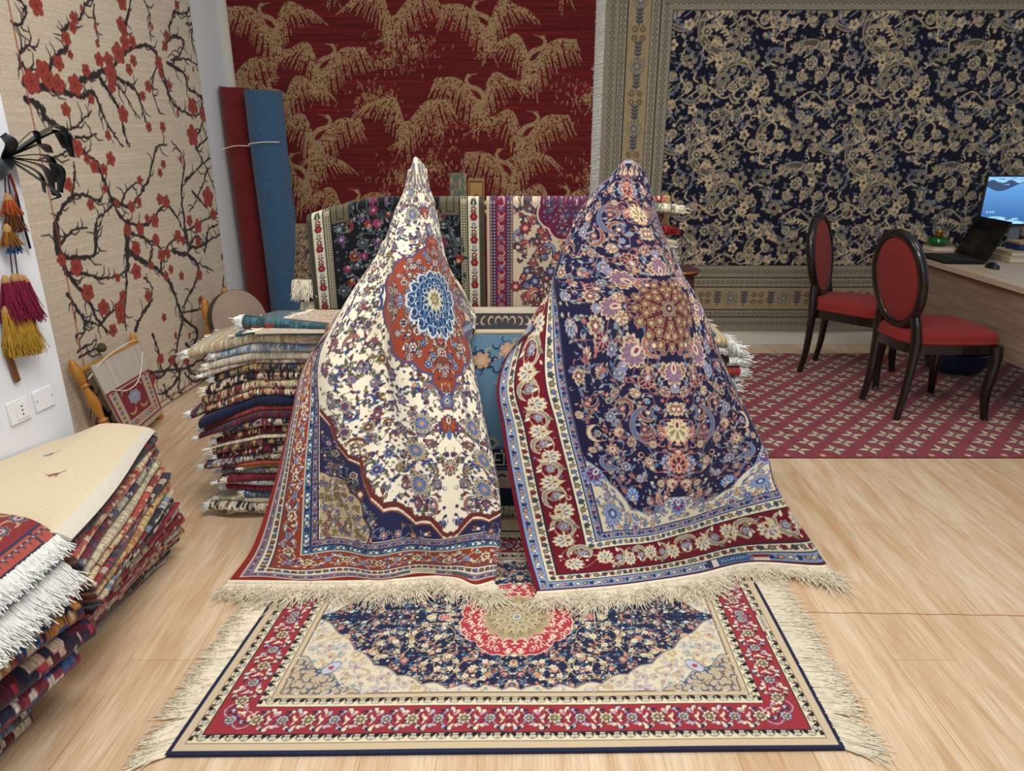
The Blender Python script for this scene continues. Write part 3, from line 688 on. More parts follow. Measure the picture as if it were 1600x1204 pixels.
def crane_rug(xr, zr, S):
    """xr, zr: extent in metres, S knots per metre; figures traced on the hanging rug"""
    W, H = int((xr[1] - xr[0]) * S), int((zr[1] - zr[0]) * S)
    c = Cv(W, H, '000000'); c2 = Cv(W, H, '000000'); R = np.random.default_rng(8)
    def T(px, py):
        X, Y, Z = PY(px, py, BY - .02); return ((X - xr[0]) * S, (Z - zr[0]) * S)
    k = 1 / 2.7586
    def tz(x, y): return T(350 + x * k, y * k)
    def wing(root, wrist, tip, drop, n=17, side=1):
        lead = bez([root, wrist, tip], 12); c.stroke([tz(*p) for p in lead], [8 - 4 * i / len(lead) for i in range(len(lead))], 'ffffff')
        for r_, fr in ((0, 1), (1, .5)):
            for i in range(n + 6 * r_):
                t = (i + R.uniform(0, .5)) / (n + 4 * r_); p = lead[min(int(t * len(lead)), len(lead) - 1)]
                dx, dy = drop[0] * (t * 1.3 + .0), drop[1] * (1.1 - .5 * t)
                L = fr * R.uniform(.85, 1.1); q = (p[0] + dx * L * side, p[1] + dy * L)
                mid = ((p[0] + q[0]) / 2 + side * 6, (p[1] + q[1]) / 2 - 7)
                c.stroke([tz(*s) for s in bez([p, mid, q], 5)], [2.2, 2.4, 2.3, 2.2, 2.1, 2, 2, 1.9, 1.7, 1.5, 1.2][:11], 'ffffff')
    def crane(x, y, s=1, t=1, neck=True):
        P = lambda a, b_: (x + a * s, y + b_)
        if neck:                                                     # S-shaped neck with a long beak
            N = bez([P(8, -8), P(18, -42), P(-6, -76), P(-46, -92), P(-60, -118), P(-48, -138)], 7)
            c2.stroke([tz(*p) for p in N], [8 - 5 * i / len(N) for i in range(len(N))], 'ffffff')
            c2.ell(*tz(*P(-50, -136)), 3.4, 2.5, 0, 'ffffff'); c2.stroke([tz(*P(-52, -138)), tz(*P(-12, -146))], [1.6, .8], 'ffffff')
        bx, by = tz(x, y); c.ell(bx, by, 15, 9, -.7 * s, 'ffffff'); c.ell(*tz(*P(14, 34)), 11, 6, -1.2 * s, 'ffffff')
        wing(P(12, -20), P(58, -138), P(128, -118), (95, 120), 15, side=s)
        wing(P(-10, -12), P(-92, -112), P(-190, -122), (-30, 150), 17, side=s)
        for e in (-1, 1):
            for i in range(7): c.stroke([tz(*P(10 + e * 4, 36)), tz(*P(24 + e * 7 * i + 12, 62 + R.uniform(0, 28)))], [3, 1], 'ffffff')
        c.stroke([tz(*p) for p in bez([P(14, 44), P(28, 92), P(48, 140)], 6)], 1.3, 'ffffff')
    for x, y in ((210, 160), (250, 480), (340, 805), (1130, 150), (1100, 465), (1230, 785), (460, -90), (1460, -90)): crane(x, y, 1)
    for x, y in ((415, 335), (395, 640), (520, 960), (1320, 300), (1290, 625), (1420, 945), (720, 110), (780, 560), (20, 380)): crane(x, y, -1, neck=x not in (720, 780, 20))
    for x, y in ((700, 260), (930, 560), (760, 760), (820, 200), (1560, 420), (1570, 760), (640, 420), (900, 720)):
        for q in range(150):
            a = R.uniform(0, 6.28); r = abs(R.normal(0, 55)); u, v = tz(x + r * math.cos(a) * 1.5, y + r * math.sin(a)); c.stroke([(u, v), (u + R.uniform(-3, 3), v - R.uniform(1, 6))], 1.3, 'ffffff')
    m = c.a[..., 0]
    n1 = R.random((H, W)); n1 = (n1 + np.roll(n1, 1, 0) + np.roll(n1, 1, 1)) / 3
    n2 = R.random((H // 2 + 1, W // 2 + 1)).repeat(2, 0).repeat(2, 1)[:H, :W]
    m = np.maximum(m * (n1 + .5 * n2 > .58), c2.a[..., 0] * (n1 + .5 * n2 > .42))
    st = R.normal(0, 1, (H, max(2, W // 60 + 2))); xs = np.linspace(0, st.shape[1] - 1, W); i0 = np.clip(xs.astype(int), 0, st.shape[1] - 2); f = xs - i0
    line = st[:, i0] * (1 - f) + st[:, i0 + 1] * f                  # abrash: uneven dye lots along the weft
    base = hexc('64171a')[None, None] * (1 + .13 * line[..., None] + .05 * R.normal(0, 1, (H, W, 1)))
    fig = hexc('9c7e58')[None, None] * (1 + .1 * R.normal(0, 1, (H, W, 1)))
    return base * (1 - m[..., None]) + fig * m[..., None]

def garden_tile():
    W, H = 236, 168; c = Cv(W, H, '14162c', True); R = np.random.default_rng(77)
    A, B_, D, E = 'bba583', '948a74', '6f7680', 'ccb68c'
    def spray(x, y, an, L, n, col):
        P = bez([(x, y), (x + math.cos(an) * L * .5 + math.sin(an) * 5, y + math.sin(an) * L * .5 - math.cos(an) * 5), (x + math.cos(an) * L, y + math.sin(an) * L)], 8); c.stroke(P, 1.5, col)
        for i in range(n):
            q = P[int((i + 1) / (n + 1) * (len(P) - 1))]
            for e in (-1, 1): c.leaf(q[0], q[1], L * .2, L * .085, an + e * .75, col, None, -.3 * e)
    def bunch(x, y, r, n, col):
        for i in range(n): a = i * 6.28 / n; c.ros(x + r * math.cos(a), y + r * math.sin(a), r * .62, (B_, col, '4c4434', E), 6)
    for (x, y, R_, a0, a1, w_) in ((60, 60, 30, -.4, 2.8, 11), (170, 110, 32, 2.4, 5.6, 12), (110, 130, 22, 3.6, 6.8, 8), (196, 40, 26, .2, 3.3, 10), (24, 130, 24, 1.6, 4.6, 9), (130, 30, 20, 4, 7.2, 8)):
        c.sickle(x, y, R_, a0, a1, w_, A, '5a5648')
    for i in range(9):
        x, y = R.uniform(0, W), R.uniform(0, H); spray(x, y, R.uniform(-.9, .9) + R.choice([0, 3.1]), R.uniform(38, 58), 6, [A, D, E, B_][i % 4])
    for i, (x, y) in enumerate(scatter(R, 0, W - 8, 0, H - 8, 26, None, .3)):
        k = R.integers(5)
        if k == 0: c.ros(x, y, 9, (B_, A, '3c3a3c', E), 8)
        elif k == 1: c.palm(x, y, 11, R.uniform(0, 6.28), (B_, A, '4a4844', E, '6c4444'))
        elif k == 2: bunch(x, y, 7, 5, A)
        elif k == 3: spray(x - 8, y, R.uniform(0, 6.28), 26, 5, D)
        else: c.petal(x, y, 8, 5, .45, E); c.disc(x, y, 2.5, '4c4434')
    for i in range(5):
        x, y = R.uniform(0, W), R.uniform(0, H); c.stroke(bez([(x, y), (x + 25, y + 14), (x + 52, y - 2), (x + 84, y + 20)], 8), 2, [A, D][i % 2])
    for x, y in scatter(R, 0, W - 6, 0, H - 6, 19, None, .45):
        if R.random() < .6: spray(x, y, R.uniform(0, 6.28), R.uniform(14, 24), 4, [A, B_, E][R.integers(3)])
    small(c, R, scatter(R, 0, W - 5, 0, H - 5, 11, None, .45), 3.4, [B_, D, A, '5c5c5c'])
    return c.a
def garden_rug(xr, zr, S, inner):
    """inner: x and z where the dark field begins (left, bottom, top) in metres"""
    W, H = int((xr[1] - xr[0]) * S), int((zr[1] - zr[0]) * S)
    t = garden_tile(); a = np.tile(t, (H // t.shape[0] + 2, W // t.shape[1] + 2, 1))[:H, :W].copy()
    c = Cv(W, H, '000000'); c.a = a; R = np.random.default_rng(6)
    xl, zb, zt = int((inner[0] - xr[0]) * S), int((inner[1] - zr[0]) * S), int((inner[2] - zr[0]) * S)
    X = np.arange(W)[None, :]; Y = np.arange(H)[:, None]; n = xl
    D = np.minimum(np.minimum(X + 0 * Y, (Y * n / zb) + 0 * X), (H - 1 - Y) * n / max(1, H - zt) + 0 * X)
    for lo, hi, col in ((0, .2, '8c8470'), (.2, .215, '34343c'), (.215, .31, '968c74'), (.31, .33, '34343c'), (.33, .66, 'a08c68'), (.66, .68, '34343c'), (.68, .80, '968c74'), (.80, .815, '34343c'), (.815, .985, '8f8772'), (.985, 1, '34343c')):
        c.a[(D >= lo * n) & (D < hi * n)] = hexc(col)
    ky = zb / n
    def band(off, step, fn):
        i = 0
        for y in np.arange(zb * off, H, step): fn(off * n, y, 1.57, i); i += 1
        i = 0
        for x in np.arange(off * n, W, step): fn(x, off * zb, 0, i); fn(x, H - (H - zt) * off, 0, i + 3); i += 1
    s = n / 100
    def f(x, y, an, i): c.petal(x, y, 3.4 * s, 4, .3, '4c5058'); c.disc(x, y, 1.6 * s, 'a8946c')
    for off in (.11, .26, .74, .9): band(off, 8 * s, f)
    def g(x, y, an, i):
        k = i % 4
        if k == 0: c.ros(x, y, 12 * s, ('5c5a50', '9a9078', '6c7078', 'b09a70'), 10)
        elif k == 2:
            for e in (-1, 1): c.ros(x + e * 6 * s, y + 6 * s, 5 * s, ('5c4c3c', 'a8946c', '6c5a44', 'c0a878'), 6); c.ros(x + e * 6 * s, y - 6 * s, 5 * s, ('5c4c3c', 'a8946c', '6c5a44', 'c0a878'), 6)
        else:
            c.stroke([(x, y - 13 * s), (x, y + 13 * s)], 1.2, '3c4458')
            for q in (-8, -3, 2, 7):
                for e in (-1, 1): c.leaf(x, y + q * s, 8 * s, 3.4 * s, 1.57 - e * .9, '3c4458')
        c.sickle(x + math.cos(an) * 11 * s, y + math.sin(an) * 11 * s, 6 * s, i, i + 3, 2 * s, '7c7460')
    band(.5, 22 * s, g)
    return c.a

def noisecol(c, a, R, f=.05): return c * (1 + f * R.normal(0, 1, c.shape[:2] + (1,)))

def lattice_rug(W, H, step):
    c = Cv(W, H, '8c3040'); R = np.random.default_rng(3)
    X = np.arange(W)[None, :]; Y = np.arange(H)[:, None]
    ins = lambda x, y: 14 < x < W - 6 and 14 < y < H - 6
    r = 0
    for j, y in enumerate(np.arange(0, H + step, step / 2)):
        for x in np.arange((j % 2) * step / 2, W + step, step):
            if not ins(x, y): continue
            for sl, U, Vv in c._w(x, y, step * .5): c.put(sl, (step * .35 - np.abs(U) - np.abs(Vv)) , '66484a' if (j + int(x / step)) % 2 else '70565a')
            for dx, dy in ((1, 0), (-1, 0), (0, 1), (0, -1)):
                c.leaf(x + dx * 1.5, y + dy * 1.5, step * .31, step * .13, math.atan2(dy, dx), 'cdb391', None)
            c.disc(x, y, step * .05, '6c2432')
    for x in np.arange(0, W, step): c.disc(x, 8, step * .08, 'c3a284')
    c.a *= (1 + .07 * R.normal(0, 1, (1, W, 1)) + .04 * R.normal(0, 1, (H, W, 1)))
    return c.a
# ------------------------------------------------------------------ hanging rugs on the walls
def wall_sheet(name, xr, zr, S, img, y, m, corners=None, label=None, cat='rug', edge='3a1418', thick=.012):
    H, W = img.shape[:2]
    x = np.linspace(xr[0], xr[1], W); z = np.linspace(zr[0], zr[1], H)
    P = np.zeros((H, W, 3), np.float32)
    if corners is None: P[..., 0] = x[None]; P[..., 2] = z[:, None]
    else:
        bl, br, tr, tl = [np.array(q) for q in corners]; s = np.linspace(0, 1, W)[None, :, None]; t = np.linspace(0, 1, H)[:, None, None]
        XZ = (bl * (1 - s) + br * s) * (1 - t) + (tl * (1 - s) + tr * s) * t; P[..., 0] = XZ[..., 0]; P[..., 2] = XZ[..., 1]
    P[..., 1] = y - thick - .004 + .003 * np.sin(P[..., 0] * 5 + P[..., 2])
    o = sheet(name, P, img, m, None, thick, edge, nrm=(0, -1, 0)); tag(o, label, cat); return o

CR_X = (PY(357, 20, BY)[0], PY(926, 150, BY)[0]); CR_Z = (.30, 2.72)
xa = PY(356, 5, BY)[0]; xb = PY(376, 200, BY)[0]
wall_sheet('hanging_rug', CR_X, CR_Z, 205, crane_rug(CR_X, CR_Z, 205), BY, M_weave, None,
           'dark red hanging rug woven with beige cranes in flight, on the back wall')
GX = (PY(941, 150, BY)[0], 3.95); GZ = (.115, 2.78)
gi = (PY(1041, 200, BY)[0], PY(1200, 413, BY)[2], PY(1100, 17, BY)[2])
img = garden_rug(GX, GZ, 215, gi)
g = empty('hanging_rug', ((GX[0] + GX[1]) / 2, BY - .02, 0)); tag(g, 'huge navy hanging rug covered with beige blossoms and leaves, framed by tan borders', 'rug')
o = wall_sheet('rug_body', GX, GZ, 215, noisecol(img, 0, np.random.default_rng(1), .06), BY, M_weave, None, None, None, '6c6450'); 
o.parent = g; o.matrix_parent_inverse = Matrix.Translation(-g.location)
n = 620; zz = np.linspace(GZ[0], GZ[1], n)
A = np.stack([np.full(n, GX[0] + .002), np.full(n, BY - .012), zz], 1)
fr = strands('fringe', A, np.tile([-1, -.08, -.25], (n, 1)), .065, .0022, M_fringe2, g, 3, .12, seg=3, curl=.1); fr.matrix_parent_inverse = Matrix.Translation(-g.location)

BR = [('1', 14, [(100,400),(220,425),(300,440),(370,460),(420,435),(450,490),(490,580),(560,690)]),
 ('1', 13, [(340,440),(370,380),(450,350),(520,310),(590,240),(680,220),(730,280),(760,380),(790,480),(850,530),(920,540),(950,440)]),
 ('1', 11, [(450,370),(500,440),(550,530),(570,620),(595,690)]), ('1', 11, [(500,350),(570,390),(620,430),(650,500),(670,580)]),
 ('1', 11, [(210,340),(250,270),(300,220),(280,160),(310,120),(360,90),(380,30),(420,0)]),
 ('1', 14, [(110,470),(170,500),(200,560),(260,600),(340,670),(380,720),(440,770),(480,860),(520,960),(580,1050),(690,1050),(760,970),(820,1020),(860,1090),(960,1030),(1020,1000)]),
 ('1', 6, [(300,620),(350,590),(420,530)]), ('1', 7, [(170,750),(250,740),(320,700)]), ('1', 6, [(340,650),(400,650),(440,630)]),
 ('1', 7, [(40,110),(80,120),(110,50),(60,0)]), ('1', 6, [(80,320),(80,250),(120,220),(150,240)]), ('1', 6, [(90,300),(110,330),(180,340)]),
 ('1', 7, [(780,140),(800,80),(830,10)]), ('1', 7, [(800,60),(850,70),(880,40),(880,0)]), ('1', 8, [(750,240),(790,180),(850,190),(830,260),(790,290)]),
 ('1', 8, [(770,300),(850,350),(870,420),(910,440),(950,500),(930,600),(900,680),(940,760),(990,880),(1010,980),(1035,1130)]),
 ('1', 4, [(420,20),(430,120),(450,220)]), ('1', 7, [(590,50),(570,150),(600,0)]), ('1', 4, [(660,0),(690,80),(690,190)]),
 ('1', 12, [(250,1190),(240,1060),(290,960),(350,920),(430,940),(460,950)]), ('1', 8, [(270,1150),(320,1090),(390,1070)]),
 ('1', 7, [(430,1200),(435,1050),(490,990),(520,960)]), ('1', 9, [(520,940),(590,970),(650,910),(690,830),(720,700),(770,685)]),
 ('1', 6, [(560,950),(590,890),(660,850)]), ('1', 15, [(590,1050),(585,1200)]), ('1', 7, [(600,1100),(680,1130),(740,1160)]),
 ('1', 10, [(860,1090),(880,1160),(950,1150),(970,1080),(1010,1060)]), ('1', 7, [(860,1080),(840,920),(850,760),(790,660)]),
 ('1', 7, [(860,850),(920,790),(980,740)]), ('1', 8, [(890,900),(960,980)]), ('1', 5, [(720,300),(700,420),(735,540)]), ('1', 5, [(740,350),(770,430),(830,520)]),
 ('1', 5, [(900,100),(890,190),(920,290),(930,400)]), ('1', 4, [(860,110),(880,120),(900,100)]), ('1', 6, [(800,290),(860,280),(920,310)]), ('1', 4, [(330,770),(335,850),(320,930)]),
 ('1', 5, [(960,800),(930,900),(880,1000)]), ('1', 5, [(905,700),(960,650),(970,600)]), ('1', 5, [(520,390),(570,450),(640,560)]),
 ('2', 14, [(245,0),(260,120),(290,220),(340,290),(400,360),(440,450),(520,530)]), ('2', 12, [(270,150),(340,160),(420,150),(440,70),(430,0)]),
 ('2', 9, [(290,230),(400,240),(450,260),(520,250),(580,220)]), ('2', 8, [(580,60),(580,230),(570,400),(575,500)]), ('2', 20, [(585,0),(580,120),(585,210)]),
 ('2', 13, [(590,130),(660,180),(730,220),(790,290),(820,380),(840,450),(820,560),(800,640),(740,720),(690,690)]), ('2', 7, [(740,210),(760,130),(800,80),(860,60)]),
 ('2', 10, [(800,130),(870,150),(920,200),(900,290),(860,360),(840,440)]), ('2', 9, [(840,440),(910,500),(900,560),(870,640),(880,700),(950,720)]),
 ('2', 9, [(300,330),(350,410),(390,460),(440,470)]), ('2', 7, [(370,430),(380,500),(340,530)]), ('2', 6, [(350,600),(440,550)]), ('2', 6, [(360,630),(430,590),(460,600)]),
 ('2', 7, [(450,480),(500,420),(560,400)]), ('2', 9, [(620,500),(650,430),(690,370),(700,310)]), ('2', 7, [(700,520),(730,600),(740,690)]),
 ('2', 10, [(780,640),(830,700),(780,780),(730,800)]), ('2', 7, [(830,720),(830,790),(865,800)]), ('2', 8, [(860,560),(900,620),(925,560)]),
 ('2', 14, [(415,780),(440,860),(470,980)]), ('2', 12, [(430,860),(500,900),(520,980)]), ('2', 6, [(850,420),(930,400),(960,370)]), ('2', 5, [(930,190),(990,220)]),
 ('2', 8, [(690,700),(760,690),(860,680),(930,640),(960,690)]), ('2', 7, [(850,700),(900,740),(970,720)]), ('2', 6, [(760,760),(770,800),(800,830)]), ('2', 5, [(1040,250),(1035,330)]),
 ('2', 6, [(640,50),(700,110),(690,180)]), ('2', 6, [(660,250),(700,300)]), ('2', 6, [(870,130),(910,60),(960,100)]), ('2', 6, [(950,130),(970,80),(1020,50),(1030,0)])]
FL1 = [(155,35,30),(330,90,20),(325,135,18),(295,185,22),(260,300,25),(315,260,14),(190,340,35),(135,390,38),(260,400,30),(340,405,32),(215,380,30),(390,335,20),(555,15,25),(550,120,22),(565,150,20),(570,205,25),(605,200,20),(540,255,32),(495,290,25),(450,285,22),(505,350,30),(610,290,18),(590,330,18),(510,410,20),(415,470,16),(297,520,22),(565,540,26),(730,300,22),(770,170,16),(760,220,16),(680,410,18),(655,455,15),(740,350,14),(890,505,28),(890,640,32),(940,540,22),(685,600,16),(750,600,16),(495,640,15),(297,660,22),(350,700,28),(395,750,16),(430,785,22),(475,800,18),(508,750,22),(305,870,22),(410,965,18),(480,890,14),(535,955,14),(605,975,18),(640,950,15),(740,940,18),(770,950,20),(965,930,32),(990,1010,18),(715,1040,22),(680,1030,14),(585,1085,20),(645,1080,20),(920,1065,22),(880,1040,18),(825,1110,18),(720,1130,18),(625,1170,22),(920,1140,16),(835,750,12),(755,775,14),(740,815,14),(645,850,14),(820,30,14),(365,45,12),(430,130,12),(440,210,12),(700,130,10),(780,405,14),(820,535,12),(895,330,9),(870,370,9)]
FL2 = [(270,170,20),(340,205,28),(395,325,28),(470,395,26),(545,400,25),(550,440,22),(515,500,20),(560,340,18),(535,255,14),(625,115,22),(625,225,25),(585,30,18),(645,20,18),(720,75,18),(745,150,20),(775,140,16),(695,195,15),(790,215,14),(765,245,16),(825,60,20),(925,240,18),(840,245,14),(930,360,14),(1000,365,12),(755,440,13),(680,340,18),(810,525,12),(875,525,10),(740,635,18),(795,640,16),(860,645,14),(705,730,16),(460,955,24),(1033,155,10),(850,80,14)]
def blossom_rug(yr, zr, S):
    W, H = int((yr[1] - yr[0]) * S), int((zr[1] - zr[0]) * S); c = Cv(W, H, 'd3c5ae'); R = np.random.default_rng(14)
    st = R.normal(0, 1, (H, 9)); xs = np.linspace(0, 8, W); i0 = np.clip(xs.astype(int), 0, 7); f = xs - i0
    c.a *= 1 + .03 * (st[:, i0] * (1 - f) + st[:, i0 + 1] * f)[..., None] + .025 * R.normal(0, 1, (H, W, 1))
    def T(px, py): p = PL(px, py, *LW); return ((p[1] - yr[0]) * S, (p[2] - zr[0]) * S)
    def Z(which, x, y): return T(x / 3.01, y / 3.01 + (350 if which == '2' else 0))
    for which, wd, pts in BR:
        P = [Z(which, *p) for p in bez(pts, 7)]
        sc = abs(Z(which, pts[0][0], pts[0][1] + 10)[1] - Z(which, *pts[0])[1]) / 10
        n = len(P); wv = [max(2.0, 2.3 * wd * sc * (1 - .6 * abs(i / n)) * R.uniform(.6, 1.35)) for i in range(n)]
        P = [(x + R.normal(0, .8), y + R.normal(0, .8)) for x, y in P]
        c.stroke(P, wv, '2b2226')
        for i in range(3, n - 2, 3):                                # twigs
            a = math.atan2(P[i + 1][1] - P[i][1], P[i + 1][0] - P[i][0]) + R.choice([-1, 1]) * R.uniform(.5, 1.2); L = R.uniform(5, 24)
            q = [P[i], (P[i][0] + L * .5 * math.cos(a), P[i][1] + L * .5 * math.sin(a)), (P[i][0] + L * math.cos(a + .4), P[i][1] + L * math.sin(a + .4))]
            c.stroke(q, [2.2, 1.8, 1], '2b2226')
    for wh, FL in (('1', FL1), ('2', FL2)):
        for x, y, r in FL:
            u, v = Z(wh, x, y); sc = abs(Z(wh, x, y + r)[1] - v) * 1.6; a = R.uniform(0, 6)
            if r < 13: c.ell(u, v, sc, sc * .62, 1.4, 'a13a2c'); continue
            c.petal(u, v, sc * 1.05, 5, .27, '8a2c24', a); c.petal(u, v, sc * .9, 5, .25, 'aa3d2e', a)
            for k in range(5): c.stroke([(u, v), (u + sc * .55 * math.cos(a + k * 1.257), v + sc * .55 * math.sin(a + k * 1.257))], 1.0, '6c2420')
    for px in (8, 298):                                              # thin drawn lines of the border
        y0 = T(px, 0)[0] if px == 298 else T(7, 0)[0]
        c.stroke([(y0, 0), (y0, H)], 1.6, 'a04438' if px == 8 else '6c5c5c')
    return c.a, T
LR_Y = (3.02, 4.86); LR_Z = (.012, 2.78); S = 235
img, T_ = blossom_rug(LR_Y, LR_Z, S)
hb = int((PL(246, 639, *LW)[2] - LR_Z[0]) * S); hb = max(6, hb); img[hb:hb + 2, int(.31 * S):int(1.7 * S)] = hexc('9c4a40')
H, W = img.shape[:2]; yy = np.linspace(*LR_Y, W)[None, :]; zz = np.linspace(*LR_Z, H)[:, None]
P = np.zeros((H, W, 3), np.float32); P[..., 0] = LW[0] + LW[2] * (yy - LW[1]) + .016 + .003 * np.sin(zz * 4 + yy * 3); P[..., 1] = yy; P[..., 2] = zz
o = sheet('hanging_rug', P, img, M_weave, None, .01, '9c4a40', nrm=(1, 0, 0)); tag(o, 'cream linen-coloured hanging rug with black branches and red plum blossoms, on the left wall', 'rug')

# ------------------------------------------------------------------ rugs lying on the floor
def floor_sheet(name, corners, img, m, parent, step=1.0, thick=.009, bow=0, edge='1d2444'):
    H, W = img.shape[:2]; nx, ny = int(W / step), int(H / step)
    uq, vq = np.linspace(0, 1, nx), np.linspace(0, 1, ny); C = img[(vq * (H - 1)).round().astype(int)][:, (uq * (W - 1)).round().astype(int)]
    bl, br, tr, tl = [np.array(q) for q in corners]; s = uq[None, :, None]; t = vq[:, None, None]
    XY = (bl * (1 - s) + br * s) * (1 - t) + (tl * (1 - s) + tr * s) * t
    P = np.zeros((ny, nx, 3), np.float32); P[..., :2] = XY; P[..., 2] = thick + .0015 + .0012 * np.sin(P[..., 0] * 9) * np.sin(P[..., 1] * 7)
    return sheet(name, P, C, m, parent, thick, edge, nrm=(0, 0, 1))
FR = [PZ(258, 1184)[:2], PZ(1320, 1173)[:2], (PZ(1190, 930)[0], 2.50), (-.775, 2.51)]
t = empty('floor_rug', (0, 1.96, 0)); tag(t, 'rug lying flat in front, navy field, tan round medallion, red border, cream end fringes', 'rug')
def adopt(o, par): o.parent = par; o.matrix_parent_inverse = Matrix.Translation(-par.location); return o
adopt(floor_sheet('rug_body', FR, nain_floor(), M_silk, None, 1.25), t)
for (a, b), sx in (((FR[0], FR[3]), -1), ((FR[1], FR[2]), 1)):
    a, b = np.array(a), np.array(b); n = 420; q = np.linspace(0, 1, n)[:, None]; XY = a * (1 - q) + b * q
    A = np.c_[XY, np.full(n, .007)]
    D = np.tile([sx * 1.0, -.10 if sx > 0 else -.16, -.02], (n, 1)); D[:int(n * .12), 1] -= .35
    adopt(strands('fringe', A, D, .098 if sx > 0 else .088, .0021, M_fringe, None, 5 + sx, .11, zmin=0, n=4, seg=5, curl=.2), t)
img = lattice_rug(800, 560, 58)
LC = [(PZ(1150, 716)[0] - .1, PZ(1150, 716)[1]), (3.5, PZ(1600, 716)[1]), (3.5, PZ(1200, 553)[1] + .0), (.9, PZ(1200, 553)[1])]
o = floor_sheet('floor_rug', LC, img, M_silk, None, 1.0, .005, edge='6c2432')
tag(o, 'flat woven raspberry red rug with small cream crosses, lying under the desk and chairs', 'rug')

# ------------------------------------------------------------------ the two draped rugs
def drape(label, us, vs, net, img, step, udense, vdense, seed, wob):
    H, W = img.shape[:2]
    G = np.zeros((len(vs), len(us), 3))
    for i, row in enumerate(net):
        for j, (px, py, off) in enumerate(row):
            # the sheet leans back from the floor to its tip; off is how far a fold lies behind that lean
            d = ray(px, py); Y0, k = 2.155, .445
            if vs[i] == 0: p = PZ(px, py, .0225); G[i, j] = (p[0], p[1] + off, .0225); continue
            t = (Y0 + off + k * CAM_H) / (d[1] - k * d[2]); G[i, j] = (d[0] * t, d[1] * t, CAM_H + d[2] * t)
    nu, nv = int(W * udense / step), int(H * vdense / step)
    uq = np.r_[np.linspace(0, udense, nu), np.linspace(udense, 1, 40)[1:]]; vq = np.r_[np.linspace(0, vdense, nv), np.linspace(vdense, 1, 40)[1:]]
    P = surf(us, vs, G, uq, vq)
    C = img[(vq * (H - 1)).round().astype(int)][:, (uq * (W - 1)).round().astype(int)]
    UU, VV = np.meshgrid(uq, vq); wv = wob(UU, VV); P[..., 1] += wv
    P[..., 1] = np.minimum(P[..., 1], 2.568 + np.clip(P[..., 2] - .83, 0, 1) * 3.5); P[..., 2] = np.maximum(P[..., 2], .0225)
    t = empty('draped_rug', (float(P[0, :, 0].mean()), float(P[0, 0, 1]), 0)); tag(t, label, 'rug')
    adopt(sheet('rug_body', P.astype(np.float32), C, M_silk, None, .007, '8e2a20' if seed == 1 else '6d0f24', '8c7c68', nrm=(0, -1, 0)), t)
    return t, P, uq, vq

US = [0, .1625, .33, .5, .62, .8, 1.0]
VS = [0, .108, .2, .33, .42, .5, .6, .7, .78, .82, .9, 1.0]
b = .10
NET = [
 [(357,908,0),(500,909,0),(600,907,0),(700,901,0),(768,909,0),(750,885,.12),(700,880,.2)],
 [(397,848,.02),(498,844,0),(600,845,-.02),(704,838,-.02),(777,836,.02),(755,830,.15),(700,830,.22)],
 [(427,755,.04),(497,748,0),(600,746,-.03),(704,746,-.02),(775,762,.04),(752,760,.14),(700,760,.22)],
 [(452,655,.06),(498,645,.01),(598,640,-.03),(699,641,-.02),(752,648,.05),(736,650,.14),(690,650,.2)],
 [(481,560,.10),(500,553,.03),(592,552,-.03),(689,552,-.02),(733,555,.05),(726,560,.12),(690,560,.2)],
 [(552,482,.20),(541,470,.05),(598,466,-.03),(679,468,-.02),(713,466,.05),(744,496,.10),(716,500,.2)],
 [(610,420,.24),(590,398,.08),(606,396,0),(680,398,-.02),(695,402,.05),(700,430,.14),(690,440,.2)],
 [(636,345,.2),(622,340,.10),(618,332,.01),(664,330,-.015),(681,330,.03),(672,345,.12),(660,350,.2)],
 [(648,300,.12),(641,298,.06),(637,285,.01),(654,283,-.01),(667,286,.02),(662,298,.08),(655,300,.12)],
 [(650,275,.09),(645,270,.05),(641,264,.01),(650,252,.0),(664,262,.02),(660,270,.06),(652,272,.08)],
 [(652,330,.14),(646,300,.12),(643,280,.09),(652,262,.06),(662,275,.09),(662,300,.12),(660,330,.14)],
 [(640,420,.22),(630,410,.22),(630,400,.2),(650,390,.18),(670,395,.2),(672,400,.22),(680,410,.22)]]
def wobA(U, V):
    r = .009 * np.sin(U * 34 + V * 9) * (V > 0) + .010 * np.sin(U * 15 - V * 14) * np.clip(V * 5, 0, 1) * np.clip((.8 - V) * 3, 0, 1) + .012 * np.sin(U * 34 + V * 9) * np.clip(V * 4, 0, 1) * np.clip((.85 - V) * 3, 0, 1)
    r += .06 * np.exp(-((U - .335) / .026) ** 2) * np.exp(-((V - .47) / .16) ** 2)          # the long crease
    r += -.03 * np.exp(-((U - .565) / .03) ** 2) * np.clip(1 - V / .10, 0, 1)
    return r
tA, PA, uA, vA = drape('tall draped rug pulled to a point, cream field with rust and blue medallion, rust border', US, VS, NET, tabriz_cream(), 1.25, .64, .83, 1, wobA)
def hem_fringe(t, P, uq, seed, L, drop, n=3, umax=.64):
    k = np.searchsorted(uq, umax); line = P[0, :k] - [0, 0, .004]; i = np.linspace(0, k - 1, 300).astype(int); A = line[i].copy(); A[:, 2] += .001
    A[:, 1] -= .001
    s = np.linspace(0, 1, 300)
    D = np.stack([.25 * np.sin(s * 23) + (s - .5) * .5, -np.ones(300), -.02 * np.ones(300)], 1)
    LL = L * (1 + .22 * np.sin(s * 17 + seed) + .12 * np.sin(s * 41))
    adopt(strands('fringe', A, D, LL, .0021, M_fringe, None, seed, .30,  zmin=.0125, n=n, seg=6, curl=.5), t)
    q = MB().tube([(p[0], p[1] - .004, p[2] + .006) for p in line[::6]], .0058, 6); adopt(q.build('hem_cord', M_fringe), t)
hem_fringe(tA, PA, uA, 11, .082, 0, 8)

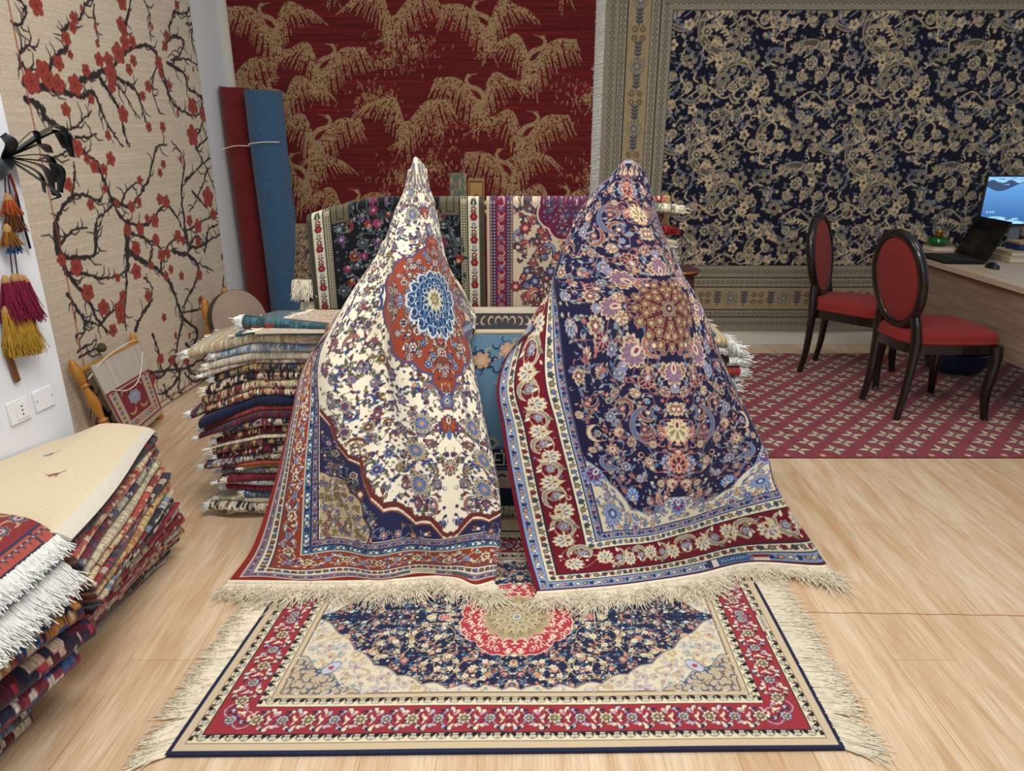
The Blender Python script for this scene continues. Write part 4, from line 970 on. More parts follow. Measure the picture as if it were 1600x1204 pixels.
US = [0, .1, .2, .35, .5, .65, .8, 1.0]
VS = [0, .1214, .22, .33, .43, .5, .58, .68, .76, .81, .835, .9, 1.0]
NET = [
 [(839,926,0),(898,922,0),(957,917,0),(1020,909,0),(1090,898,0),(1178,880,0),(1289,884,0),(1230,860,.1)],
 [(816,846,.0),(880,840,0),(943,834,0),(1004,824,-.01),(1061,812,-.015),(1130,793,0),(1213,765,.03),(1160,765,.16)],
 [(798,755,.02),(860,750,0),(921,746,0),(990,744,-.02),(1060,742,-.025),(1132,733,0),(1199,714,.05),(1150,715,.16)],
 [(784,668,.05),(841,667,0),(900,665,0),(976,661,-.03),(1057,655,-.03),(1122,648,0),(1166,640,.06),(1120,640,.16)],
 [(778,592,.08),(822,580,.01),(882,572,0),(962,569,-.03),(1052,566,-.03),(1107,562,.01),(1128,560,.08),(1090,560,.18)],
 [(806,530,.14),(842,486,.05),(872,481,0),(951,481,-.02),(1046,482,-.03),(1093,482,.02),(1096,490,.09),(1060,490,.2)],
 [(880,470,.2),(870,448,.12),(866,430,.02),(938,424,-.02),(1032,423,-.02),(1066,425,.03),(1062,440,.1),(1030,440,.2)],
 [(930,400,.2),(915,385,.15),(896,352,.04),(926,343,0),(1002,342,-.01),(1030,348,.03),(1028,360,.1),(1000,370,.2)],
 [(955,340,.18),(945,330,.12),(933,300,.05),(942,293,.0),(979,293,-.01),(1017,299,.03),(1010,312,.08),(990,320,.14)],
 [(968,300,.12),(962,292,.09),(955,278,.05),(960,268,.01),(982,260,0),(1009,270,.03),(1002,285,.07),(990,290,.1)],
 [(972,285,.10),(968,275,.08),(966,264,.05),(965,261,.02),(981,252,.01),(1003,262,.03),(997,270,.06),(990,275,.08)],
 [(975,330,.16),(968,300,.14),(968,285,.11),(968,268,.06),(984,259,.05),(1001,269,.07),(1000,300,.12),(990,330,.16)],
 [(960,420,.22),(950,410,.22),(950,400,.22),(965,385,.2),(985,380,.18),(1000,390,.2),(1010,400,.22),(1010,420,.22)]]
def wobB(U, V):
    r = .014 * np.sin(U * 13 - V * 10) * np.clip(V * 5, 0, 1) * np.clip((.8 - V) * 3, 0, 1) + .011 * np.sin(U * 26 + V * 7 + 1) * np.clip(V * 4, 0, 1) * np.clip((.8 - V) * 3, 0, 1)
    r += .028 * np.exp(-((U - .375) / .03) ** 2) * np.exp(-((V - .5) / .2) ** 2)
    r += .02 * np.exp(-((U - .6) / .05) ** 2) * np.exp(-((V - .3) / .2) ** 2)
    return r
tB, PB, uB, vB = drape('tall draped rug pulled to a point, navy floral field, wine red border', US, VS, NET, isfahan_navy(), 1.15, .82, .84, 2, wobB)
hem_fringe(tB, PB, uB, 23, .080, 0, 8, .81)
# ------------------------------------------------------------------ folded rugs in piles
RP = np.random.default_rng(101)
def block_colours(R, na, nc, La, pal, cell=.035, mode='mix', rib=True):
    """colours of a folded edge: na stations over La metres, nc around the fold"""
    cols = [hexc(p) for p in pal]; a = np.linspace(0, La, na)
    out = np.zeros((nc, na, 3), np.float32) + cols[0]
    if mode != 'plain':
        for lev, (cs, share) in enumerate(((cell * 1.6, .9), (cell * .6, .35), (cell * .25, .16))):
            n = int(La / cs) + 3; w = np.cumsum(R.uniform(.4, 1.6, n)); w = w / w[-1] * La * 1.1
            ia = np.searchsorted(w, a)
            rows = 2 + lev
            for q in range(rows):
                pick = R.integers(0, len(cols), n + 1); on = R.random(n + 1) < share
                j0, j1 = int(q * nc / rows), int((q + 1) * nc / rows)
                colr = np.array(cols)[pick[ia]]; msk = on[ia]
                out[j0:j1][:, msk] = colr[msk]
    if rib: out *= (1 + .10 * R.normal(0, 1, (1, na, 1)))
    out *= 1 + .08 * R.normal(0, 1, (nc, na, 1))
    return np.clip(out, 0, 1)

def folded(name, label, group, org, ax, bx, La, D, zfun, tfun, bfun, pal, mode='mix', cell=.035, dense=None, parent=None, seed=0, nc=11, amin=0.0):
    """a rug folded into a slab: org (x, y), ax/bx unit vectors along the fold and away from the viewer;
    zfun, tfun, bfun give lower side, thickness and set-back along the fold"""
    R = np.random.default_rng(seed)
    if dense is None: a = np.linspace(amin, La, int((La - amin) / .004))
    else: a = np.unique(np.r_[np.arange(amin, dense[0], .0028), np.arange(dense[0], dense[1], .02), np.arange(dense[1], La, .004), La])
    na = len(a); z, t, b = zfun(a), tfun(a), bfun(a)
    th = np.linspace(-math.pi / 2, math.pi / 2, nc)
    prof = [(-math.cos(q), (math.sin(q) + 1) / 2) for q in th]                # rounded fold
    ax, bx = np.array(ax), np.array(bx)
    rows = []
    for cb, cz in prof: rows.append((b + (cb + 1) * t * .55 , z + cz * t))
    rows.append((b * .5 + D * .5, z + t)); rows.append((D + 0 * b, z + t)); rows.append((D + 0 * b, z)); rows.append((b * .5 + D * .5, z)); rows.append(rows[0])
    P = np.zeros((len(rows), na, 3))
    for i, (bb, zz) in enumerate(rows):
        P[i, :, 0] = org[0] + ax[0] * a + bx[0] * bb; P[i, :, 1] = org[1] + ax[1] * a + bx[1] * bb; P[i, :, 2] = zz
    C = block_colours(R, na, nc, La, pal, cell, mode)
    top = block_colours(R, na, 1, La, pal, cell * 2, mode)[0]
    C = np.concatenate([C, np.stack([C[-1], top, top, C[0], C[0]])], 0)
    V = P.reshape(-1, 3); Q = gridq(len(rows), na)
    # ends: a fan of quads closes each end
    V = list(V); CC = list(C.reshape(-1, 3)); Q = list(map(tuple, Q)); nr = len(rows)
    for e, col in ((0, 0), (1, na - 1)):
        idx = [r * na + col for r in range(nr - 1)]
        k = len(idx)
        for i in range(k // 2 - 1 + (k % 2 == 0) * 0):
            q = (idx[i], idx[i + 1], idx[k - 2 - i], idx[k - 1 - i])
            if len(set(q)) == 4: Q.append(q if e else q[::-1])
    o = npmesh(name, np.array(V), np.array(Q), M_fold, parent, np.array(CC))
    if label: tag(o, label, 'folded rug', group)
    return o, P

def end_tuft(parent_loc, P, col, R, m, L=.05, n=26, dirx=(-1, 0, 0), par=None):
    r = P[:14, col]; i = R.integers(0, 13, n); s = R.random((n, 1)); A = r[i] * (1 - s) + r[np.minimum(i + 1, 13)] * s
    D = np.tile(np.array(dirx, float), (n, 1)) + R.normal(0, .22, (n, 3)); D[:, 2] *= .5; D[:, 2] -= .12
    o = strands('fringe', A, D, L, .0026, m, None, int(R.integers(1e6)), .3, n=2, seg=3, zmax=(float(r[:, 2].min()) + .003, float(r[:, 2].max()) - .002))
    if par is not None: adopt(o, par)
    return o

# ---- the wide stack behind the draped rugs: list from the floor up
WS = [  # colours, look in words, left end px, mode, tuft
 ('c9bc9c b0a284 ded2b4', 'cream edged', 345, 'mix', 1, .030), ('d9ccb0 26242c d9ccb0 3c3a3c c0b294', 'black and cream', 305, 'mix', 1, .034),
 ('b8ac94 c9bda0', 'plain beige', 322, 'mix', 1, .018), ('41628a 5b7ca0 b5a98f 34507c', 'washed blue', 366, 'mix', 1, .034), ('7a2334 84283a 6c1c2c', 'crimson', 338, 'plain', 1, .032),
 ('a39d94 7f8896 bdb4a4 565e74', 'pale grey', 325, 'mix', 1, .02), ('7d2436 862b3c 6c1c2c', 'crimson', 345, 'plain', 1, .032),
 ('8c8674 5c6478 a89c80 6c4a40', 'grey and beige', 333, 'mix', 1, .028), ('b39a62 c9ae72 a88c54', 'straw yellow', 372, 'plain', 1, .016), ('a34a30 933c2c b0563c', 'brick orange', 312, 'plain', 0, .018),
 ('a89c8c 3c5478 6c2430 c9bda4 2c3450', 'light blue and red', 312, 'mix', 1, .034), ('6c1c2c 1e2034 7a2334 c9b89c 4c1824', 'maroon and black barred', 330, 'mix', 1, .034),
 ('2a2028 8c3a34 4c4038 a88c5c 1e1c28', 'dark multicoloured', 325, 'mix', 1, .032), ('d2c4a4 d9ccb0', 'thin cream', 322, 'plain', 1, .014),
 ('5c1424 6c1828 b59a5c 4c1020 5c1424', 'deep maroon', 318, 'mix', 1, .040), ('3c4468 b59a5c 7a2330 c9bda4 2a2c44', 'red, blue and gold', 330, 'mix', 1, .032),
 ('4c2834 7a2c30 3c4058 5c2030', 'dull plum', 290, 'mix', 1, .030), ('8c3430 7a2a2c 94403a', 'plain brick red', 300, 'plain', 1, .020),
 ('1e2444 242c50 1a1e3a', 'plain dark navy', 300, 'plain', 0, .042), ('c4a878 7a2c2c d9c9a0 3c4468 8c3c34', 'cream and red spotted', 283, 'mix', 1, .034),
 ('b8a684 8c3430 c9b890 5c2c2c a89470', 'tan and rust striped', 306, 'mix', 0, .034), ('cbbd9c 1e1c24 7a2a34 bfae8c 2c2a34', 'black, cream and red', 318, 'mix', 1, .036),
 ('2a2430 7a6038 3c2834 26304c a8905c', 'dark brown and navy', 330, 'mix', 1, .034), ('b8a898 a88c80 c4b8a8 8c5450', 'thin pink beige', 318, 'mix', 1, .016),
 ('c4b8a0 a8b0b0 cfc4ac', 'off-white', 322, 'plain', 1, .030), ('8c98a4 5c7ca4 a8b0b0 7490b0 c0bcae', 'blue grey', 335, 'mix', 1, .032),
 ('b8a480 c0ae8a a8946c b4aa94', 'sand coloured', 293, 'mix', 1, .040), ('3c6478 30586c 4c7488', 'light blue', 372, 'plain', 1, .012)]
tot = sum(wv[5] for wv in WS); TOPZ = .80; kz = TOPZ / tot
nW = len(WS); XR_ = .80; GX_ = np.linspace(-1.8, 1.3, 1500)
SAG = np.clip((-1.0 - GX_) / .42, 0, 1.1) ** 1.1; SAGR = np.clip((GX_ - .7) / .3, 0, 1) ** 1.5
ZG = [np.full(len(GX_), .004)]
for i, wv in enumerate(WS):
    sq = 0 if i < 5 else .55 if i < 17 else -.30 if i < 21 else -.22 if i < 25 else 0
    ZG.append(ZG[-1] + wv[5] * kz * (1 - sq * SAG - .12 * SAGR * (i > 6)))
def zat(i, X): return np.interp(X, GX_, ZG[i])
ORD = 'bottom second third fourth fifth sixth seventh eighth ninth tenth'.split()
for i, (pal, words, lpx, mode, tuft, th_) in enumerate(WS):
    yf = 2.60 + RP.uniform(0, .018)
    x0 = PY(lpx, 700 if i < 14 else 600, yf)[0]; x1 = XR_ + RP.uniform(-.09, .05)
    if i in (0, 3, 8): x1 -= .08
    La = x1 - x0; z = lambda a, i=i, x0=x0: zat(i, x0 + a)
    def t(a, i=i, x0=x0): return np.minimum(zat(i + 1, x0 + a) - zat(i, x0 + a) - .0012, WS[i][5] * kz)
    bf = lambda a, s=RP.uniform(0, 9), x0=x0: .010 * np.sin((a) * 7 + s) + .008 * np.sin(a * 19 + s) + .014 + .03 * np.clip(.12 - a, 0, 1)
    p0, p1 = PY(470, 600, 2.6)[0] - x0, PY(1060, 600, 2.6)[0] - x0
    root = empty('folded_rug', (x0, yf, float(zat(i, x0)))); tag(root, words + ' rug in the wide stack, ' + ('lowest of all, on the floor' if i == 0 else 'above the ' + WS[i - 1][1] + ' one'), 'folded rug', 'folded rugs in the wide stack')
    o, P = folded('rug_body', None, None, (x0, yf), (1, 0), (0, 1), La, .37 - RP.uniform(0, .03), z, t, bf, pal.split(), mode, .03, (max(.05, p0), p1), None, 500 + i)
    adopt(o, root)
    if tuft: end_tuft(None, P, 0, RP, M_fringe2 if i % 3 else M_fringe, .02, 46 if th_ > .02 else 24, (-1, -.2, 0), root)
    if x1 > .80 and th_ > .02: end_tuft(None, P, -1, RP, M_fringe2, .018, 40, (1, -.2, 0), root)
# jutting light rugs on the right end
for j, (pal, words, za, zb, xe) in enumerate((('c9ccc8 b8bcb8 d4d4cc', 'grey white', .695, .74, .88), ('c4c8c4 9aa4a8 d4d4cc', 'pale grey blue', .655, .698, .90), ('94302c a03830', 'scarlet', .615, .652, .895), ('b0bcc8 8ca0b4 c9c9c0', 'ice blue', .55, .61, .88))):
    root = empty('folded_rug', (xe - .1, 2.63, za)); tag(root, words + ' folded rug end sticking out right of the wide stack', 'folded rug', 'rug ends at the right of the wide stack')
    o, P = folded('rug_body', None, None, (xe - .055, 2.64), (1, 0), (0, 1), .055, .2, lambda a, za=za: za + 0 * a, lambda a, d=zb - za: d + 0 * a, lambda a: 0 * a, pal.split(), 'mix', .02, None, None, 900 + j)
    adopt(o, root); end_tuft(None, P, -1, RP, M_fringe2, .03, 40, (1, -.1, .1), root)

# the pale rug spread on top and the teal rug rolled over it
def patch_colours(H, W, pal, seed, cell=5, keep=.5):
    R = np.random.default_rng(seed); c = Cv(W, H, pal[0])
    for x, y in scatter(R, 2, W, 2, H, cell * 2, None, .4):
        if R.random() < keep: c.petal(x, y, cell * R.uniform(.5, 1), 5, .4, pal[1 + R.integers(len(pal) - 1)], R.uniform(0, 6))
        c.sickle(x, y, cell, R.uniform(0, 6), R.uniform(6, 9), 1.6, pal[1 + R.integers(len(pal) - 1)])
    return c.a
ZT = TOPZ + .012
root = empty('folded_rug', (-.9, 2.75, ZT)); tag(root, 'pale grey and orange patterned rug laid on top of the wide stack', 'rug')
q = [PZ(398, 519, ZT + .012)[:2], (-.38, 2.615), (-.38, 2.97), PZ(492, 484, ZT + .012)[:2]]
img = patch_colours(150, 380, ['b5ab98', 'c07850', 'a8b0ac', 'cfc4ac', 'bf8a68'], 3, 4, .8)
bl, br, tr, tl = [np.array(v) for v in q]; s = np.linspace(0, 1, 380)[None, :, None]; t_ = np.linspace(0, 1, 150)[:, None, None]
XY = (bl * (1 - s) + br * s) * (1 - t_) + (tl * (1 - s) + tr * s) * t_; P = np.zeros((150, 380, 3), np.float32); P[..., :2] = XY; P[..., 2] = ZT + .012 + .003 * np.sin(P[..., 0] * 12)
adopt(sheet('rug_body', P, img, M_silk, None, .01, 'cfc4a8', nrm=(0, 0, 1)), root)
k = np.linspace(0, 149, 90).astype(int); adopt(strands('fringe', P[k, 0], np.tile([-1, .1, -.1], (90, 1)), .04, .0022, M_fringe, None, 5, .2, zmin=ZT + .004, seg=3), root)
root = empty('folded_rug', (-1.0, 2.62, ZT)); tag(root, 'dark teal rug folded over with a white fringe, on top of the wide stack', 'folded rug')
x0 = PY(384, 515, 2.62)[0]
o, P = folded('rug_body', None, None, (x0, 2.585), (1, 0), (0, 1), .42, .05, lambda a: ZT + .005 + .0 * a, lambda a: .052 - .04 * np.clip(a / .38, 0, 1), lambda a: 0 * a, ['2c5058', '34606c', '2a4448', '7c3c34'], 'mix', .05, None, None, 77)
adopt(o, root); end_tuft(None, P, 0, RP, M_fringe2, .022, 70, (-1, -.3, .2), root)

# ---- blue rug hanging down the front of the wide stack
def blue_chinese():
    W, H = 260, 380; c = Cv(W, H, '5f86a4'); R = np.random.default_rng(2)
    def y(px): return int((797 - px) / (797 - 490) * H)
    A = c.a
    A[:y(779)] = hexc('22242e'); A[y(779):y(765)] = hexc('1d2c4c'); A[y(765):y(735)] = hexc('b09c8c'); A[y(735):y(700)] = hexc('1a1e2e')
    A[y(508):y(490)] = hexc('b8ae98')
    c.stroke([(0, y(732)), (W, y(732))], 3, '4c74a0'); c.stroke([(0, y(698)), (W, y(698))], 4, '3c5c84')
    for x in range(-10, W, 26):                                     # meander
        b0, h = y(726), y(706) - y(726); s = lambda pts: c.stroke([(x + a * 24, b0 + b * h) for a, b in pts], 2.6, 'c9c4b4')
        s([(0, 0), (.9, 0), (.9, .95), (.25, .95), (.25, .4), (.6, .4)])
    for x in range(6, W, 22): c.disc(x, y(703), 2.4, 'c9c4b4'); c.sickle(x, y(750), 8, x, x + 4, 4, '2a3450'); c.petal(x + 11, y(750), 6, 6, .3, 'c9a090')
    A[y(512):y(496)] = hexc('1a1c24')
    for x in range(0, W, 12): c.sickle(x, y(504), 5, x, x + 4, 2.4, 'b59a78')
    A[y(520):y(512)] = hexc('b5a884')
    for x, py in ((60, 542), (60, 580), (150, 545), (150, 582), (215, 556), (105, 560), (20, 560)):
        c.petal(x, y(py), 21, 8, .3, '2b4258' if x in (105, 20) else '54789c'); c.petal(x, y(py), 17, 7, .35, 'c99c7c'); c.petal(x, y(py), 8, 6, .3, 'd9b08c')
        for q in range(7): a = q * .9; c.sickle(x + 22 * math.cos(a), y(py) + 22 * math.sin(a), 6, a, a + 4, 3, ['1f2c44', 'b0a478', '34506c'][q % 3])
    for x in (12, 90, 170, 240):
        for q in range(8): a = q * .785; c.sickle(x + 13 * math.cos(a), y(668) + 13 * math.sin(a), 8, a, a + 3.5, 3.4, '1d2438')
        c.petal(x, y(668), 9, 6, .4, 'b98f84')
        c.petal(x + 30, y(690), 13, 5, .3, 'a8a884'); c.petal(x + 30, y(690), 7, 5, .3, '3c5c84')
    return c.a
img = blue_chinese(); H, W = img.shape[:2]
xl, xr_ = -.36, .24; P = np.zeros((H + 60, W, 3), np.float32); P[..., 0] = np.linspace(xl, xr_, W)[None]
nf = int((797 - 519) / (797 - 490) * H); zt_ = TOPZ + .006
P = np.zeros((H, W, 3), np.float32); P[..., 0] = np.linspace(xl, xr_, W)[None]
P[:nf, :, 2] = np.linspace(.075, zt_, nf)[:, None]; P[:nf, :, 1] = 2.588 - .003 * np.sin(np.linspace(0, 9, W))[None]
th = np.linspace(0, math.pi / 2, 8); P[nf:nf + 8, :, 1] = 2.588 + .012 * (1 - np.cos(th))[:, None]; P[nf:nf + 8, :, 2] = zt_ + .012 * np.sin(th)[:, None]
P[nf + 8:, :, 1] = np.linspace(2.606, 2.965, H - nf - 8)[:, None]; P[nf + 8:, :, 2] = zt_ + .012 + .006 * np.exp(-((P[nf + 8:, :, 1] - 2.95) / .02) ** 2)
C = img
root = empty('hanging_rug', (0, 2.58, .075)); tag(root, 'light blue rug with peach flowers, hanging between the two draped rugs', 'rug')
adopt(sheet('rug_body', P, C, M_silk, None, .008, '2a3c54', nrm=(0, -1, 0)), root)
A = P[0, ::2].copy(); A[:, 1] += .004
adopt(strands('fringe', A, np.tile([0, -.05, -1], (len(A), 1)), .045, .0018, M_fringe, None, 9, .15, zmin=.004, n=2, seg=3), root)

# ---- rugs hung over the rack at the back
def over_rail(name, label, x0, x1, img, ztop, zbot, y, droopL=0, edge='3a2a28', backz=.55):
    H, W = img.shape[:2]; n2 = 60; P = np.zeros((H + 12 + n2, W, 3), np.float32); x = np.linspace(x0, x1, W); P[..., 0] = x[None]
    dz = droopL * np.clip((x0 + .36 - x) / .36, 0, 1) ** 1.6
    z = np.linspace(zbot, ztop, H)
    wv = .006 * np.sin(x * 22)
    P[:H, :, 2] = z[:, None]; P[:H, :, 1] = y + wv[None] * np.linspace(1, .2, H)[:, None]
    th = np.linspace(0, math.pi, 13)[1:]
    P[H:H + 12, :, 1] = y + .03 * (1 - np.cos(th))[:, None]; P[H:H + 12, :, 2] = ztop + .028 * np.sin(th)[:, None]
    P[H + 12:, :, 1] = y + .06; P[H + 12:, :, 2] = np.linspace(ztop - .01, backz, n2)[:, None]
    P[..., 2] -= dz[None] * np.clip((P[..., 2] - zbot) / (ztop - zbot), 0, 1)
    C = np.concatenate([img, img[-13:-1][::-1], np.tile(img[H // 2][None], (n2, 1, 1))], 0)
    root = empty('hanging_rug', ((x0 + x1) / 2, y + .03, zbot)); tag(root, label, 'rug')
    adopt(sheet('rug_body', P, C, M_silk, None, .007, edge, nrm=(0, -1, 0)), root); return root, P
def black_floral(W, H, S):
    c = Cv(W, H, '14151c'); R = np.random.default_rng(61)
    X = np.arange(W)
    def colband(x0, x1, col): c.a[:, max(0, int(x0)):max(0, int(x1))] = hexc(col)
    for side in (0, 1):
        f = (lambda v: v) if side == 0 else (lambda v: W - v)
        def cb(a, b_, col): colband(min(f(a), f(b_)), max(f(a), f(b_)), col)
        cb(0, 12, '4c4638'); cb(12, 36, 'cfc6a8'); cb(36, 39, '2c3a34'); cb(39, 53, 'a09678')
        for yy in range(0, H, 6):
            for xq in (6, 43, 49): c.leaf(f(xq) - 2, yy, 5, 3, 0, '1c1c20')
        for i, yy in enumerate(range(6, H, 17)):
            x = f(24)
            if i % 3 == 0: c.petal(x, yy, 9, 6, .2, '7c1c24'); c.petal(x, yy, 4, 6, .2, 'b04044')
            elif i % 3 == 1: c.petal(x, yy, 6.5, 5, .3, '6c2430'); c.disc(x, yy, 2.5, 'd9c9a8')
            else: c.petal(x, yy, 5, 5, .3, '5c5c84'); c.disc(x, yy, 2, 'd9c9a8')
            for e in (-1, 1): c.leaf(x, yy + 8, 9, 4, 1.57 + e * 1.1, '34443c')
    ins = lambda x, y: 60 < x < W - 60
    P = scatter(R, 62, W - 58, 8, H, 36, ins, .3)
    floral(c, R, P, 16, [('8c2430', 'b0443c', 'd98c5c'), ('5c3c6c', '7c5c8c', 'c9b8c0'), ('8c2a50', 'a8385c', 'd98c9c'), ('9c4434', '6c2430', 'c98c5c'), ('55605c', '3c4a48', '8c98a0')],
           ['5c6c70', '747c80', '4c5c58'], ['2c4440', '5c6c70', '8c9494', '34504c'], (1.6, .6, 1, .6), 1.5, '0e0f16', 1.5)
    small(c, R, scatter(R, 62, W - 60, 5, H, 16, ins, .5), 4, ['4c5c60', '6c7478', '3c504c', '5c4468'], None)
    for x0 in (56, W - 96): c.a[H - 26:, x0:x0 + 40] = hexc('5f5a44'); c.stroke([(x0, H - 26), (x0 + 40, H - 26), (x0 + 40, H)], 2, '2c2c28'); c.stroke([(x0 + 12, H), (x0 + 12, H - 18), (x0 + 28, H - 18), (x0 + 28, H)], 2.4, '2c2c28')
    return c.a
def kashan(W, H):
    c = Cv(W, H, 'c9b496'); R = np.random.default_rng(44)
    for a, b_, col in ((0, 7, 'b8a488'), (7, 13, '5c4448'), (13, 21, '3c2c54'), (21, 44, '7c1c34'), (44, 52, '3c2c54'), (52, 60, '6c5450')): c.a[:, a:b_] = hexc(col)
    for yy in range(0, H, 7):
        for x in (10, 17, 48, 56): c.disc(x, yy, 1.7, 'b0a090')
    for i, yy in enumerate(range(8, H, 22)):
        c.ros(32, yy, 9, ('3c2c54', ['c98c84', '5c6c9c', 'c9a888'][i % 3], '7c1c34', 'd9c0a0'), 6); c.sickle(33, yy + 11, 7, i, i + 4, 3, 'c98c84')
    P = scatter(R, 68, W, 4, H, 26, lambda x, y: x > 64, .3)
    floral(c, R, P, 13.5, [('8c2434', 'c96c5c', 'd9c0a0'), ('34406c', '7c88a4', 'c9a888'), ('b0584c', '6c2434', 'd9c0a0'), ('3c4c54', '8c3444', 'd9c9a8')], ['6c2434', '34406c', '3c3c44'], ['8c2434', '34406c', '3c4840', 'c07060'], (1, 1, 1, 1), 2, '3a2438', 1.6)
    def med(X, Y): d = np.hypot((X - 190) / 1.0, (Y - H + 5) / 1.0); th = np.arctan2(Y - H + 5, X - 190); return 70 * (1 + .12 * np.abs(np.sin(4 * th))) - d
    scallop(c, med, '6c1c38', 'c9b49c', 4)
    P = scatter(R, 110, 265, H - 80, H, 15, lambda x, y: float(med(np.array([[x]]), np.array([[y]]))[0, 0]) > 8, .25)
    floral(c, R, P, 7, [('5c6c8c', '3c2c5c', 'c9a888'), ('94304c', '3c2c5c', 'd0a898'), ('8c98a4', '94304c', 'd9c0a0')], ['3c4468', 'b06870'], ['5c6c8c', 'b0304c', '3c2c5c'], (2, 1, 1, 0), 1.5, '2c1c3c', 1.5)
    return c.a
RY = 3.02
x0, x1 = PY(484, 400, RY)[0], PY(757, 400, RY)[0]; zt = PY(700, 318, RY)[2]
S_ = 540; Wd = int((x1 - x0) * S_); Hd = int((zt - .80) * S_)
over_rail('hanging_rug', 'black rug with red and violet flowers and a cream flower border, hung on the rack', x0, x1, black_floral(Wd, Hd, S_), zt, .80, RY, .075)
x0, x1 = PY(761, 400, RY)[0], PY(1033, 400, RY)[0]; Wd = int((x1 - x0) * S_)
over_rail('hanging_rug', 'cream, red and purple medallion rug hung on the rack beside the black floral one', x0, x1, kashan(Wd, Hd), zt, .80, RY + .004)
# darker rug ends under the black one, at the far left of the rack
for j, (pa, px, pyt, pyb, words) in enumerate((('6c5c48 3c2c28 8c7454', (466, 486), 350, 438, 'brown patterned rug end with a cream fringe, at the far left of the rack'), ('3a2420 6c2c24 a8804c', (474, 496), 400, 474, 'dark brown and rust rug end below the black floral rug'))):
    xa_, xb_ = PY(px[0], 420, RY)[0], PY(px[1] + 14, 420, RY)[0]; za, zb_ = PY(480, pyt, RY)[2], PY(480, pyb, RY)[2]
    img = patch_colours(90, 50, pa.split(), 40 + j, 4, .7); P = np.zeros((90, 50, 3), np.float32); P[..., 0] = np.linspace(xa_, xb_, 50)[None] - .03 * np.linspace(1, 0, 90)[:, None] ** 1.5; P[..., 2] = np.linspace(zb_, za, 90)[:, None]; P[..., 1] = RY + .016 + j * .016 + .006 * np.sin(np.linspace(0, 7, 50))[None]
    root = empty('hanging_rug', (xa_, RY + .02, zb_)); tag(root, words, 'rug'); adopt(sheet('rug_body', P, img, M_fold, None, .007, '3a2420', nrm=(0, -1, 0)), root)
    A = P[0, ::2]; adopt(strands('fringe', A, np.tile([-.15, -.2, -1], (len(A), 1)), .085 if j == 0 else .04, .003, M_fringe, None, 3 + j, .15, n=4, seg=3), root)
# the rack itself
M_rack = mat('pale_beech', 'b58f5c', .5, noise=.15, nscale=10)
t = empty('rug_rack', (-.1, RY + .03, 0)); tag(t, 'pale wooden rack with a rail behind the wide stack, carrying the hanging rugs', 'rack')
xl, xr_ = PY(484, 400, RY)[0] + .36, PY(1030, 330, RY)[0]
for x in (xl + .03, xr_ + .034): adopt(MB().box(x - .014, x + .014, RY + .023, RY + .043, 0, zt - .016 if x < 0 else zt + .03, .003).build('post', M_rack), t)
adopt(MB().tube([(xl, RY + .033, zt - .004), (xr_ + .03, RY + .033, zt - .004)], .013, 12).build('rail', M_rack), t)
for x in (xl + .03, xr_ + .034): adopt(MB().box(x - .02, x + .02, RY - .08, RY + .2, 0, .03, .004).build('foot', M_rack), t)
adopt(MB().tube([(xl, RY + .13, zt - .05), (xr_ + .04, RY + .13, zt - .05)], .012, 10).build('rear_rail', M_rack), t)
for x in (xl + .03, xr_ + .034): adopt(MB().box(x - .012, x + .012, RY + .07, RY + .145, zt - .078, zt - .06, .002).build('bracket', M_rack), t)
# two little sample rugs on the rear rail
for j, (px0, px1, pyt, pal, lab) in enumerate(((703, 729, 270, '6c6448 7c7454 4c5450', 'small grey green sample rug standing up behind the rack, left of the brown one'), (731, 757, 277, '6c4c2c 8c6a3c 4c3420', 'small brown sample rug with a gold medallion, standing up behind the rack'))):
    Yk = RY + .104; xa_, xb_ = PY(px0, 300, Yk)[0], PY(px1, 300, Yk)[0]; zk = PY(715, pyt, Yk)[2]
    c = Cv(60, 130, pal.split()[0]); R = np.random.default_rng(j)
    for x, y in scatter(R, 4, 58, 4, 128, 10): c.petal(x, y, 5, 4, .4, pal.split()[1 + R.integers(2)])
    if j: 
        for a_, b_, q in ((3, 57, '8c6a3c'), (6, 54, '4c3420'), (9, 51, '94703c')): c.a[a_:130 - a_, a_:b_] = hexc(q)
        c.petal(30, 88, 15, 8, .2, '5c3c20'); c.petal(30, 88, 11, 8, .2, 'a8824c'); c.disc(30, 88, 5, '5c3020')
    P = np.zeros((130, 60, 3), np.float32); P[..., 0] = np.linspace(xa_, xb_, 60)[None]; P[..., 2] = np.linspace(zt - .22, zk, 130)[:, None]; P[..., 1] = Yk
    root = sheet('sample_rug', P, c.a, M_silk, None, .006, '4c3420', nrm=(0, -1, 0)); tag(root, lab, 'rug', 'sample rugs behind the rack')
